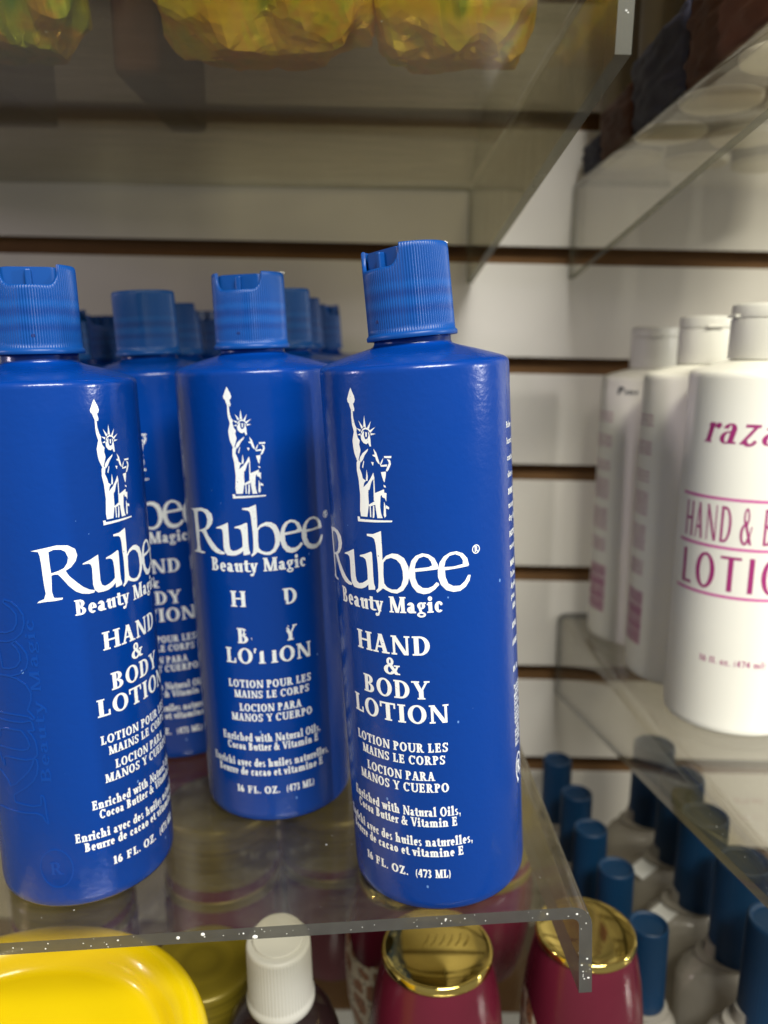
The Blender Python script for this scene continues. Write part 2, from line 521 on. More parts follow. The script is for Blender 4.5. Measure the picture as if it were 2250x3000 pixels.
def glyph(ch, W=0.19, h=0.08, o=0.09, s=0.07):
    P = []

    def R(x0, y0, x1, y1):
        P.append([(x0, y0), (x1, y0), (x1, y1), (x0, y1)])

    def st(x, y0=0.0, y1=1.0, w=W, f=3):
        R(x, y0, x + w, y1)
        if o:
            if f & 1:
                R(x - o, y0, x + w + o, y0 + s)
            if f & 2:
                R(x - o, y1 - s, x + w + o, y1)
            if f & 4:
                P.append([(x - o * 1.3, y1 - s * 2.0), (x + 0.01, y1 - s * 2.4), (x + 0.01, y1), (x - 0.0, y1)])

    def dg(x0, y0, x1, y1, w):
        P.append([(x0, y0), (x0 + w, y0), (x1 + w, y1), (x1, y1)])

    def arc(*a):
        for q in ring(*a):
            P.append(q)
    t = max(h * 1.25, 0.06)
    X = 0.66
    adv = 0.8
    if ch == ' ':
        return [], 0.36
    if ch == 'A':
        dg(0.08, 0, 0.37, 1, t); dg(0.60, 0, 0.32, 1, W); R(0.2, 0.28, 0.66, 0.28 + h)
        if o: R(-0.02, 0, 0.08 + t + 0.1, s); R(0.5, 0, 0.6 + W + 0.1, s)
        adv = 0.92
    elif ch == 'B':
        st(0.12); R(0.12, 1 - h, 0.4, 1); R(0.12, 0.48, 0.4, 0.48 + h); R(0.12, 0, 0.4, h)
        arc(0.4, 0.75, 0.3, 0.25, -90, 90, W, h); arc(0.4, 0.27, 0.36, 0.27, -90, 90, W, h); adv = 0.86
    elif ch == 'C':
        arc(0.48, 0.5, 0.45, 0.52, 42, 318, W, h); R(0.76, 0.66, 0.76 + h, 0.98) if o else None; adv = 0.92
    elif ch == 'D':
        st(0.12); R(0.12, 1 - h, 0.42, 1); R(0.12, 0, 0.42, h); arc(0.42, 0.5, 0.48, 0.5, -90, 90, W, h); adv = 0.98
    elif ch in 'EF':
        st(0.12); R(0.12, 1 - h, 0.72, 1); R(0.12, 0.47, 0.56, 0.47 + h)
        if o: R(0.72 - h, 0.72, 0.72, 1); R(0.52, 0.36, 0.52 + h, 0.66)
        if ch == 'E':
            R(0.12, 0, 0.76, h)
            if o: R(0.76 - h, 0, 0.76, 0.28)
        adv = 0.84
    elif ch == 'H':
        st(0.12); st(0.74); R(0.12, 0.47, 0.9, 0.47 + h); adv = 1.06
    elif ch == 'I':
        st(0.12); adv = 0.24 + W
    elif ch == 'L':
        st(0.12); R(0.12, 0, 0.72, h)
        if o: R(0.72 - h, 0, 0.72, 0.32)
        adv = 0.78
    elif ch == 'M':
        st(0.12, w=t); dg(0.46, 0, 0.12, 1, W); dg(0.55, 0, 0.86, 1, t); st(0.86); adv = 1.2
    elif ch == 'N':
        st(0.14, w=t); dg(0.82 - W + t, 0, 0.08, 1, W); R(0.82, 0, 0.82 + t, 1)
        if o: R(0.82 - o, 1 - s, 0.82 + t + o, 1)
        adv = 1.04
    elif ch == 'O':
        arc(0.5, 0.5, 0.47, 0.52, 0, 360, W, h, 28); adv = 1.0
    elif ch in 'PR':
        st(0.12); R(0.12, 1 - h, 0.42, 1); R(0.12, 0.44, 0.42, 0.44 + h); arc(0.42, 0.72, 0.34, 0.28, -90, 90, W, h)
        adv = 0.82
        if ch == 'R':
            dg(0.64, 0, 0.36, 0.48, W)
            if o: R(0.64, 0, 0.98, s)
            adv = 0.96
    elif ch == 'S':
        arc(0.38, 0.745, 0.3, 0.27, 35, 270, W * 0.9, h); arc(0.38, 0.265, 0.33, 0.28, -145, 90, W * 0.9, h)
        dg(0.36, 0.44, 0.30, 0.56, W * 0.8)
        if o: R(0.6, 0.70, 0.6 + h, 0.98); R(0.06, 0.02, 0.06 + h, 0.32)
        adv = 0.78
    elif ch == 'T':
        st(0.36, f=1); R(0.02, 1 - h, 0.9, 1)
        if o: R(0.02, 0.7, 0.02 + h, 1); R(0.9 - h, 0.7, 0.9, 1)
        adv = 0.94
    elif ch == 'U':
        st(0.12, 0.3, 1, f=2); st(0.78, 0.3, 1, w=t, f=2)
        arc(0.45 + t / 2, 0.32, 0.33 + t / 2, 0.34, 180, 360, (W + t) / 2, h); adv = 1.0
    elif ch in 'VY':
        if ch == 'V':
            dg(0.36, 0, 0.06, 1, W); dg(0.42, 0, 0.76, 1, t)
        else:
            dg(0.34, 0.42, 0.06, 1, W); dg(0.42, 0.42, 0.74, 1, t); st(0.36, 0, 0.5, f=1)
        if o: R(-0.02, 1 - s, 0.06 + W + 0.1, 1); R(0.64, 1 - s, 0.94, 1)
        adv = 0.92
    elif ch == 'Z':
        R(0.08, 1 - h, 0.78, 1); R(0.06, 0, 0.8, h); dg(0.06, 0, 0.78 - W, 1, W)
        if o: R(0.08, 0.7, 0.08 + h, 1); R(0.8 - h, 0, 0.8, 0.3)
        adv = 0.86
    elif ch == '&':
        arc(0.42, 0.76, 0.21, 0.25, 0, 360, W * 0.65, h); arc(0.38, 0.28, 0.35, 0.30, 75, 335, W, h)
        dg(0.70, 0, 0.24, 0.66, W); dg(0.62, 0.14, 0.78, 0.5, h * 1.2)
        if o: R(0.64, 0.48, 0.98, 0.48 + s); R(0.8, 0, 0.98, s)
        adv = 1.02
    elif ch == 'a':
        arc(0.28, 0.44, 0.24, 0.23, 0, 165, W, h); R(0.52 - W, 0.06, 0.52, 0.46); R(0.52 - W, 0, 0.62, s + 0.02)
        arc(0.28, 0.2, 0.25, 0.21, 60, 320, W * 0.9, h * 0.8); adv = 0.64
    elif ch == 'c':
        arc(0.32, X / 2, 0.29, X / 2 + 0.015, 40, 318, W, h); arc(0.46, 0.5, 0.09, 0.09, 0, 360, 0.09, 0.09); adv = 0.6
    elif ch == 'e':
        arc(0.32, X / 2, 0.29, X / 2 + 0.015, 0, 315, W, h); R(0.1, X / 2 - h * 0.4, 0.6, X / 2 + h * 0.5); adv = 0.62
    elif ch == 'o':
        arc(0.34, X / 2, 0.31, X / 2 + 0.015, 0, 360, W, h); adv = 0.66
    elif ch in 'dqb':
        if ch == 'b':
            st(0.1, 0, 1.04, f=4); arc(0.36, X / 2, 0.3, X / 2 + 0.015, -120, 120, W, h)
        else:
            arc(0.33, X / 2, 0.3, X / 2 + 0.015, 50, 310, W, h)
            if ch == 'd':
                st(0.42, 0, 1.04, f=4); R(0.42, 0, 0.70, s)
            else:
                st(0.42, -0.3, X, f=1)
        adv = 0.7
    elif ch == 'g':
        arc(0.3, 0.45, 0.26, 0.22, 0, 360, W * 0.85, h * 0.85); arc(0.3, -0.1, 0.29, 0.17, 0, 360, W * 0.6, h)
        R(0.42, 0.56, 0.62, 0.66); dg(0.2, 0.02, 0.12, 0.3, W * 0.7); adv = 0.64
    elif ch in 'hnmrukl' or ch in 'it' or ch in 'pf':
        if ch == 'l':
            st(0.1, 0, 1.04, f=5); adv = 0.2 + W
        elif ch == 'i':
            st(0.1, 0, X, f=5); arc(0.1 + W / 2, 0.87, W * 0.58, W * 0.58, 0, 360, W * 0.58, W * 0.58); adv = 0.2 + W
        elif ch == 't':
            st(0.12, 0.1, 0.86, f=0); R(0.0, X - s, 0.44, X); arc(0.12 + W + 0.05, 0.16, W + 0.05, 0.17, 180, 320, W * 0.8, h); adv = 0.48
        elif ch == 'f':
            st(0.12, 0, 0.85, f=1); R(0.0, X - s, 0.4, X); arc(0.3, 0.82, 0.18, 0.2, 40, 180, W, h); adv = 0.46
        elif ch == 'r':
            st(0.1, 0, X, f=5); arc(0.1 + W + 0.13, 0.48, 0.15, 0.19, 30, 165, W * 0.7, h * 1.3); arc(0.44, X - 0.1, 0.09, 0.09, 0, 360, 0.09, 0.09); adv = 0.52
        elif ch == 'k':
            st(0.1, 0, 1.04, f=5); dg(0.28, 0.3, 0.5, X, t); dg(0.5, 0, 0.26, 0.4, W); adv = 0.7
        elif ch == 'u':
            st(0.1, 0.12, X, f=4); st(0.46, 0, X, f=4); R(0.46, 0, 0.74, s); arc(0.29, 0.2, 0.19, 0.215, 180, 330, W, h); adv = 0.76
        elif ch == 'p':
            st(0.1, -0.3, X, f=5); arc(0.36, X / 2, 0.3, X / 2 + 0.015, -120, 120, W, h); adv = 0.7
        else:
            st(0.1, 0, 1.04 if ch == 'h' else X, f=5); st(0.48, 0, 0.46, f=1)
            arc(0.29 + W / 2, 0.42, 0.19 + W / 2, 0.255, 0, 150, W * 0.9, h * 1.2); adv = 0.6 + W
            if ch == 'm':
                st(0.86, 0, 0.46, f=1); arc(0.67 + W / 2, 0.42, 0.19 + W / 2, 0.255, 0, 150, W * 0.9, h * 1.2); adv = 0.98 + W
    elif ch in 'vwyx':
        if ch == 'x':
            dg(0.4, 0, 0.06, X, W); dg(0.04, 0, 0.48, X, t); adv = 0.66
        else:
            dg(0.24, 0, 0.04, X, W); dg(0.29, 0, 0.50, X, t)
            if o: R(-0.03, X - s, 0.04 + W + 0.06, X); R(0.42, X - s, 0.66, X)
            adv = 0.64
            if ch == 'y':
                dg(0.14, -0.3, 0.31, 0.06, t); arc(0.12, -0.22, 0.1, 0.1, 0, 360, 0.1, 0.1)
            if ch == 'w':
                dg(0.62, 0, 0.42, X, W); dg(0.67, 0, 0.88, X, t)
                if o: R(0.8, X - s, 1.03, X)
                adv = 1.02
    elif ch == 's':
        arc(0.26, 0.49, 0.21, 0.18, 30, 270, W * 0.8, h); arc(0.26, 0.175, 0.23, 0.19, -150, 90, W * 0.8, h); adv = 0.54
    elif ch == 'z':
        R(0.06, X - h * 1.6, 0.54, X); dg(0.04, 0.0, 0.52 - W * 0.7, X, W * 0.7); arc(0.36, 0.08, 0.2, 0.14, 150, 330, W * 0.7, h * 1.5); arc(0.5, 0.08, 0.07, 0.07, 0, 360, 0.07, 0.07); adv = 0.62
    elif ch == 'j':
        st(0.12, -0.2, X, f=4); adv = 0.4
    elif ch == '.':
        arc(0.14, 0.1, 0.1, 0.1, 0, 360, 0.1, 0.1); adv = 0.3
    elif ch == ',':
        arc(0.14, 0.1, 0.1, 0.1, 0, 360, 0.1, 0.1); dg(0.08, -0.2, 0.16, 0.08, 0.07); adv = 0.3
    elif ch == '(':
        arc(0.42, 0.4, 0.34, 0.62, 120, 240, W * 0.6, 0.02); adv = 0.36
    elif ch == ')':
        arc(-0.06, 0.4, 0.34, 0.62, -60, 60, W * 0.6, 0.02); adv = 0.36
    elif ch == '1':
        st(0.16, f=5); adv = 0.5
    elif ch == '3':
        arc(0.3, 0.74, 0.26, 0.26, -90, 150, W, h); arc(0.3, 0.25, 0.3, 0.27, -150, 90, W, h); R(0.2, 0.46, 0.34, 0.54); adv = 0.68
    elif ch == '4':
        R(0.38, 0, 0.38 + W, 1); R(0.02, 0.26, 0.68, 0.26 + h); dg(0.02, 0.3, 0.38, 1, t); adv = 0.72
    elif ch == '6':
        arc(0.34, 0.31, 0.3, 0.32, 0, 360, W, h); arc(0.5, 0.36, 0.46, 0.64, 95, 180, W, h); adv = 0.7
    elif ch == '7':
        R(0.04, 1 - h * 1.6, 0.64, 1); dg(0.16, 0, 0.56, 1 - h, W * 0.8); adv = 0.66
    return P, adv


def text_polys(txt, x0, x1, z, cap, W=0.19, h=0.08, o=0.09, s=0.07, track=0.05, slant=0.0):
    """polygons of one line fitted between x0 and x1 (mm), baseline z, capital height cap"""
    items, pen = [], 0.0
    for ch in txt:
        P, adv = glyph(ch, W, h, o, s)
        items.append((pen, P)); pen += adv + track
    pen -= track
    k = (x1 - x0) / pen
    out = []
    for px, P in items:
        g = []
        for poly in P:
            g.append([[(x0 + (px + x) * k + slant * y * cap, z + y * cap) for (x, y) in poly]])
        out.append(g)
    return out


def wrap_mesh(name, glyphs, R, step=1.5, lift=0.00006, cut=None, zstep=None, mat_ids=None, thick=0.0):
    """flat polygons (x = arc length mm, z mm) bent round a cylinder of radius R (m)"""
    bm = bmesh.new()
    lay = bm.faces.layers.int.new('k')
    for gi, g in enumerate(glyphs):
        for k, loops in enumerate(g):
            vl = [[Vector((x, 0, z)) for x, z in L] for L in loops]
            flat = [v for L in vl for v in L]
            tris = tessellate_polygon([[Vector((v.x, v.z, 0)) for v in L] for L in vl])
            bv = [bm.verts.new((v.x, k * 0.001, v.z)) for v in flat]
            for t in tris:
                try:
                    f = bm.faces.new([bv[i] for i in t])
                    f[lay] = k
                    if mat_ids:
                        f.material_index = mat_ids[gi]
                except ValueError:
                    pass
    xs = [v.co.x for v in bm.verts]
    x = math.floor(min(xs) / step) * step
    while x < max(xs):
        bmesh.ops.bisect_plane(bm, geom=list(bm.verts) + list(bm.edges) + list(bm.faces), plane_co=(x, 0, 0), plane_no=(1, 0, 0), dist=1e-5)
        x += step
    if cut:
        z = cut[2] - cut[4]
        while z < cut[2] + cut[4]:
            g = [f for f in bm.faces if any(abs(v.co.z - z) < 6 for v in f.verts)]
            ge = list({e for f in g for e in f.edges}); gv = list({v for f in g for v in f.verts})
            bmesh.ops.bisect_plane(bm, geom=gv + ge + g, plane_co=(0, 0, z), plane_no=(0, 0, 1), dist=1e-5)
            z += 0.5
        dead = []
        for f in bm.faces:
            c = f.calc_center_median()
            d = ((c.x - cut[1]) / cut[3]) ** 2 + ((c.z - cut[2]) / cut[4]) ** 2
            d += 0.35 * noise.noise((c.x * 0.5, c.z * 0.5, 3.1))
            if d < 1 or (abs(c.x + 0.35) < 7.2 and 96.5 < c.z < 107):
                dead.append(f)
        bmesh.ops.delete(bm, geom=dead, context='FACES')
    for v in bm.verts:
        r = R + lift + v.co.y * 0.0012
        a = v.co.x * 0.001 / R
        v.co = Vector((r * sin(a), -r * cos(a), v.co.z * 0.001))
    for f in bm.faces:
        c = f.calc_center_median()
        f.normal_update()
        if f.normal.dot(Vector((c.x, c.y, 0))) < 0:
            f.normal_flip()
    if thick:
        ret = bmesh.ops.extrude_face_region(bm, geom=list(bm.faces))
        for v in [e for e in ret['geom'] if isinstance(e, bmesh.types.BMVert)]:
            d = Vector((v.co.x, v.co.y, 0)).normalized()
            v.co += d * thick
    me = bpy.data.meshes.new(name)
    bm.to_mesh(me); bm.free()
    return me

# ------------------------------------------------------------------ the wall and the shelves
WALL_Y = 0.615
wall = thing('slatwall_panel', 'white slatwall panel with brown grooves behind all the bottles', 'wall panel',
             mat=Matrix.Translation((0, WALL_Y, 0)) @ Matrix.Rotation(atan(0.02), 4, 'Y'))
grooves = [0.4155, 0.3325, 0.2495, 0.1665, 0.0729, -0.0081, -0.0907, -0.1734, -0.2588, -0.3412, -0.424, -0.507]
GH = 0.012
WX0, WX1 = -0.62, 0.78


def slat_mesh(z0, z1):
    bm = bmesh.new()
    bmesh.ops.create_cube(bm, size=1.0)
    for v in bm.verts:
        v.co = Vector(((v.co.x + 0.5) * (WX1 - WX0) + WX0, (v.co.y + 0.5) * 0.0065, (v.co.z + 0.5) * (z1 - z0) + z0))
    eds = [e for e in bm.edges if all(v.co.y < 0.001 for v in e.verts) and abs(e.verts[0].co.z - e.verts[1].co.z) < 1e-5]
    bmesh.ops.bevel(bm, geom=eds, offset=0.0008, segments=2, affect='EDGES', profile=0.5)
    for f in bm.faces:
        f.normal_update()
        f.material_index = 0 if f.normal.y < -0.5 else 1
    me = bpy.data.meshes.new('slat')
    bm.to_mesh(me); bm.free()
    return me


for a, b in zip(grooves[:-1], grooves[1:]):
    obj('slat', slat_mesh(b + GH / 2, a - GH / 2), None, wall, [M['slat'], M['mdf']])
obj('groove_backing', box_mesh('groove_backing', WX1 - WX0, 0.012, 1.1, 0, center=((WX0 + WX1) / 2, 0.0155, -0.05)), M['mdf'], wall)


def shelf_mesh(name, x0, xr, yf, yb, hf, hb, rad=0.0075, th=0.0048, mirror=False, nseg=6):
    out = [(x0, 0.0)]
    inn = [(x0, -th)]
    for i in range(nseg + 1):
        a = pi / 2 * i / nseg
        out.append((xr - rad + rad * sin(a), -rad + rad * cos(a)))
        r2 = rad - th
        inn.append((xr - rad + r2 * sin(a), -rad + r2 * cos(a)))
    ys = [yf + (yb - yf) * i / 8 for i in range(9)]
    V, F, MI = [], [], []
    n = len(out) + 1
    for y in ys:
        hb_ = hf + (hb - hf) * (y - yf) / (yb - yf)
        o = out + [(xr, -hb_)]
        q = inn + [(xr - th, -hb_)]
        for x, z in o: V.append((x, y, z))
        for x, z in q: V.append((x, y, z))
    for j in range(len(ys) - 1):
        a, b = j * 2 * n, (j + 1) * 2 * n
        for i in range(n - 1):
            F.append((a + i, a + i + 1, b + i + 1, b + i)); MI.append(0)
            F.append((a + n + i + 1, a + n + i, b + n + i, b + n + i + 1)); MI.append(0)
        F.append((a + n - 1, a + 2 * n - 1, b + 2 * n - 1, b + n - 1)); MI.append(1)
        F.append((a + n, a, b, b + n)); MI.append(1)
    e = (len(ys) - 1) * 2 * n
    for i in range(n - 1):
        F.append((i, n + i, n + i + 1, i + 1)); MI.append(1)
        F.append((e + i, e + i + 1, e + n + i + 1, e + n + i)); MI.append(1)
    if mirror:
        V = [(-x, y, z) for x, y, z in V]
    me = mesh_from(name, V, F, False)
    for p, mi in zip(me.polygons, MI):
        p.material_index = mi
        p.use_smooth = mi == 0
    bm = bmesh.new(); bm.from_mesh(me)
    bmesh.ops.recalc_face_normals(bm, faces=bm.faces)
    bm.to_mesh(me); bm.free()
    me.set_sharp_from_angle(angle=radians(40))
    return me


def specks_mesh(name, pts):
    """flecks of plaster dust: squashed little pebbles"""
    bm = bmesh.new()
    for (x, y, z, r, ax) in pts:
        sc = [1, 1, 1]
        sc[ax] = 0.35
        m = Matrix.Translation((x, y, z)) @ Matrix.Diagonal((r * sc[0] * random.uniform(0.8, 1.4), r * sc[1], r * sc[2], 1))
        bmesh.ops.create_icosphere(bm, subdivisions=1, radius=1.0, matrix=m)
    me = bpy.data.meshes.new(name)
    bm.to_mesh(me); bm.free()
    return me


def acrylic_shelf(label, mat4, x0, xr, yf=0.2466, yb=0.612, hf=0.036, hb=0.07, mirror=False, face='acrylic', edge='acrylic_edge', dust=0):
    t = thing('acrylic_shelf', label, 'shelf', mat=mat4, group='clear acrylic shelves on the slatwall')
    obj('bent_sheet', shelf_mesh('bent_sheet', x0, xr, yf, yb, hf, hb, mirror=mirror), None, t, [M[face], M[edge]])
    if dust:
        sg = -1 if mirror else 1
        pts = []
        for i in range(dust):
            r = random.choice([0.00014, 0.00018, 0.00022, 0.0003, 0.00045]) * random.uniform(0.6, 1.0)
            if i % 14 == 0:
                r = random.uniform(0.0005, 0.0009)
            x = random.uniform(-0.2, xr)
            if random.random() < 0.72:
                pts.append((sg * x, yf - 0.0001, random.uniform(-0.0042, -0.0003), r, 1))
            else:
                pts.append((sg * x, random.uniform(yf, yf + 0.10), 0.0001, r * 0.7, 2))
        for i in range(int(dust * 0.2)):
            r = random.choice([0.0002, 0.00026, 0.0004]) * random.uniform(0.6, 1)
            if random.random() < 0.5:
                pts.append((sg * (xr - random.uniform(0.0003, 0.0043)), yf - 0.0001, random.uniform(-hf, -0.006), r, 1))
            else:
                pts.append((sg * (xr + 0.0001), yf + random.uniform(0, 0.2) ** 1.3, random.uniform(-hf, -0.004), r, 0))
        d = obj('dust_flecks', specks_mesh('dust_flecks', pts), M['dust'], t)
        d['kind'] = 'stuff'
    return t


SL = 0.0478
low = acrylic_shelf('clear acrylic shelf holding the blue lotion bottles, white flecks along its front edge',
                    Matrix.Translation((0, 0, -0.1985)) @ Matrix.Rotation(-atan(SL), 4, 'Y') @ Matrix.Rotation(radians(1.7), 4, 'Z'),
                    -0.42, 0.0822, yf=0.2463, dust=95)
up = acrylic_shelf('clear acrylic shelf, tinted for shade, above the blue bottles, carrying gold foil bags',
                   Matrix.Translation((0, 0, 0.1215)) @ Matrix.Rotation(atan(0.015), 4, 'Y') @ Matrix.Rotation(radians(0.8), 4, 'Z'),
                   -0.45, 0.0757, yf=0.249, face='acrylic_up', edge='acrylic_edge_pale', dust=60)
TR = -0.0495
rlow = acrylic_shelf('clear acrylic shelf at the right holding the white lotion bottles',
                     Matrix.Translation((0, 0.5, -0.2029)) @ Matrix.Rotation(atan(0.0051), 4, 'Y') @ Matrix.Rotation(atan(TR), 4, 'X') @ Matrix.Translation((0, -0.5, 0)) @ Matrix.Rotation(radians(0.9), 4, 'Z'),
                     -0.50, -0.1515, yf=0.24, hf=0.014, hb=0.068, mirror=True, dust=40, face='acrylic_lower_right', edge='acrylic_edge')
rup = acrylic_shelf('smoky acrylic shelf at the upper right, under bottles with pale round bases',
                    Matrix.Translation((0, 0, 0.1255)) @ Matrix.Rotation(atan(0.012), 4, 'Y') @ Matrix.Rotation(radians(0.8), 4, 'Z'),
                    -0.52, -0.1475, yf=0.255, hf=0.028, mirror=True, face='acrylic_right', edge='acrylic_edge_pale', dust=30)

# the two shelves below the picture, that the jars and capped bottles stand on
base_l = acrylic_shelf('clear acrylic shelf below, under the maroon jars and the yellow tub',
                       Matrix.Translation((0, 0, -0.40)), -0.42, 0.117, yf=0.13, hf=0.03, hb=0.05)
base_r = acrylic_shelf('clear acrylic shelf at the lower right, under the bottles with tall blue caps',
                       Matrix.Translation((0, 0, -0.452)), -0.52, -0.121, yf=0.24, hf=0.03, hb=0.05, mirror=True)

# ------------------------------------------------------------------ blue lotion bottles
BR, BH = 0.033, 0.1945
blue_body_prof = [(0, 0.0028), (0.022, 0.0022), (0.0275, 0.0008), (0.0300, 0.0), (0.0318, 0.0006), (0.0327, 0.0020), (0.033, 0.0045),
                  (0.033, 0.05), (0.033, 0.10), (0.033, 0.15), (0.033, 0.1920), (0.03292, 0.1930), (0.0326, 0.1938), (0.0320, 0.1944), (0.0310, 0.1950),
                  (0.0265, 0.1965), (0.0210, 0.1981), (0.0165, 0.1993), (0.0148, 0.1998), (0.0138, 0.2003), (0.0134, 0.2011), (0.0132, 0.212)]
ME_blue_body = lathe('blue_bottle_body', blue_body_prof, 128, sharp=50)


def disc_cap_mesh():
    """ribbed cap with a thumb notch cut into the front of its wall"""
    n = 400
    ribs = 100
    V, F = [], []

    def ztop(a):
        d = abs((a + pi) % (2 * pi) - pi)
        half = radians(42)
        if d >= half:
            return 0.0303
        t = min(1.0, (half - d) / radians(17))
        return 0.0303 - 0.0070 * sqrt(1 - (1 - t) ** 2)
    rows = []
    RO, RI = 0.0150, 0.0134

    def rr(base, a, amt=1.0):
        return base - amt * 0.00026 * (0.5 - 0.5 * cos(ribs * a)) ** 1.3
    # flange, then the ribbed wall, the rim and the inside of the wall
    spec = [('c', 0.0136, 0.0), ('c', 0.0156, 0.0), ('c', 0.0158, 0.0004), ('c', 0.0158, 0.0013), ('c', 0.0154, 0.0018), ('r', 0.0151, 0.0021)]
    zf = [0.0, 0.08, 0.3, 0.55, 0.8, 0.95]
    for k, r, z in spec:
        rows.append([(rr(r, 2 * pi * i / n, 0 if k == 'c' else 1), z, 2 * pi * i / n) for i in range(n)])
    for f in zf[1:]:
        rows.append([(rr(RO + 0.0001 - 0.0002 * f, 2 * pi * i / n), 0.0021 + (ztop(2 * pi * i / n) - 0.0006 - 0.0021) * f, 2 * pi * i / n) for i in range(n)])
    rows.append([(rr(RO - 0.0002, 2 * pi * i / n, 0.8), ztop(2 * pi * i / n) - 0.0005, 2 * pi * i / n) for i in range(n)])
    rows.append([(RO - 0.0006, ztop(2 * pi * i / n), 2 * pi * i / n) for i in range(n)])
    rows.append([(RI + 0.0002, ztop(2 * pi * i / n), 2 * pi * i / n) for i in range(n)])
    rows.append([(RI, ztop(2 * pi * i / n) - 0.0004, 2 * pi * i / n) for i in range(n)])
    rows.append([(RI, 0.0195, 2 * pi * i / n) for i in range(n)])
    for row in rows:
        for r, z, a in row:
            V.append((r * sin(a), -r * cos(a), z))
    for j in range(len(rows) - 1):
        for i in range(n):
            k = (i + 1) % n
            F.append((j * n + i, j * n + k, (j + 1) * n + k, (j + 1) * n + i))
    F.append(tuple(range((len(rows) - 1) * n, len(rows) * n)))
    me = mesh_from('cap_wall', V, F)
    bm = bmesh.new(); bm.from_mesh(me)
    bmesh.ops.recalc_face_normals(bm, faces=bm.faces)
    bm.to_mesh(me); bm.free()
    me.set_sharp_from_angle(angle=radians(60))
    return me


def disc_mesh():
    """the tilting disc: a plug with a flat top, its front face scooped, a spout slit down the middle"""
    n = 96
    V, F = [], []
    rows = [(0.0128, 0.0196), (0.0128, 0.0288), (0.0125, 0.0293), (0.0118, 0.0295), (0.004, 0.0292), (0.0, 0.0291)]
    for r, z in rows:
        for i in range(n):
            a = 2 * pi * i / n
            x, y = r * sin(a), -r * cos(a)
            # front of the plug is cut flat so there is room for the thumb
            y = max(y, -0.0098) if r > 0.005 else y
            V.append((x, y, z))
    for j in range(len(rows) - 1):
        for i in range(n):
            k = (i + 1) % n
            F.append((j * n + i, j * n + k, (j + 1) * n + k, (j + 1) * n + i))
    me = mesh_from('disc', V, F)
    bm = bmesh.new(); bm.from_mesh(me)
    bmesh.ops.remove_doubles(bm, verts=bm.verts, dist=1e-7)
    bmesh.ops.recalc_face_normals(bm, faces=bm.faces)
    bm.to_mesh(me); bm.free()
    me.set_sharp_from_angle(angle=radians(35))
    return me


ME_cap = disc_cap_mesh()
ME_disc = disc_mesh()
ME_spout = box_mesh('spout', 0.0022, 0.0030, 0.0088, 0.0005, 2, (0, -0.0106, 0.0243))
ME_mark = lathe('mould_mark', [(0, 0.0001), (0.0006, 0.0001), (0.0007, 0.0)], 16)
M['capdark'] = plastic('blue_cap_shadow_dot', (0.004, 0.012, 0.10), 0.5)

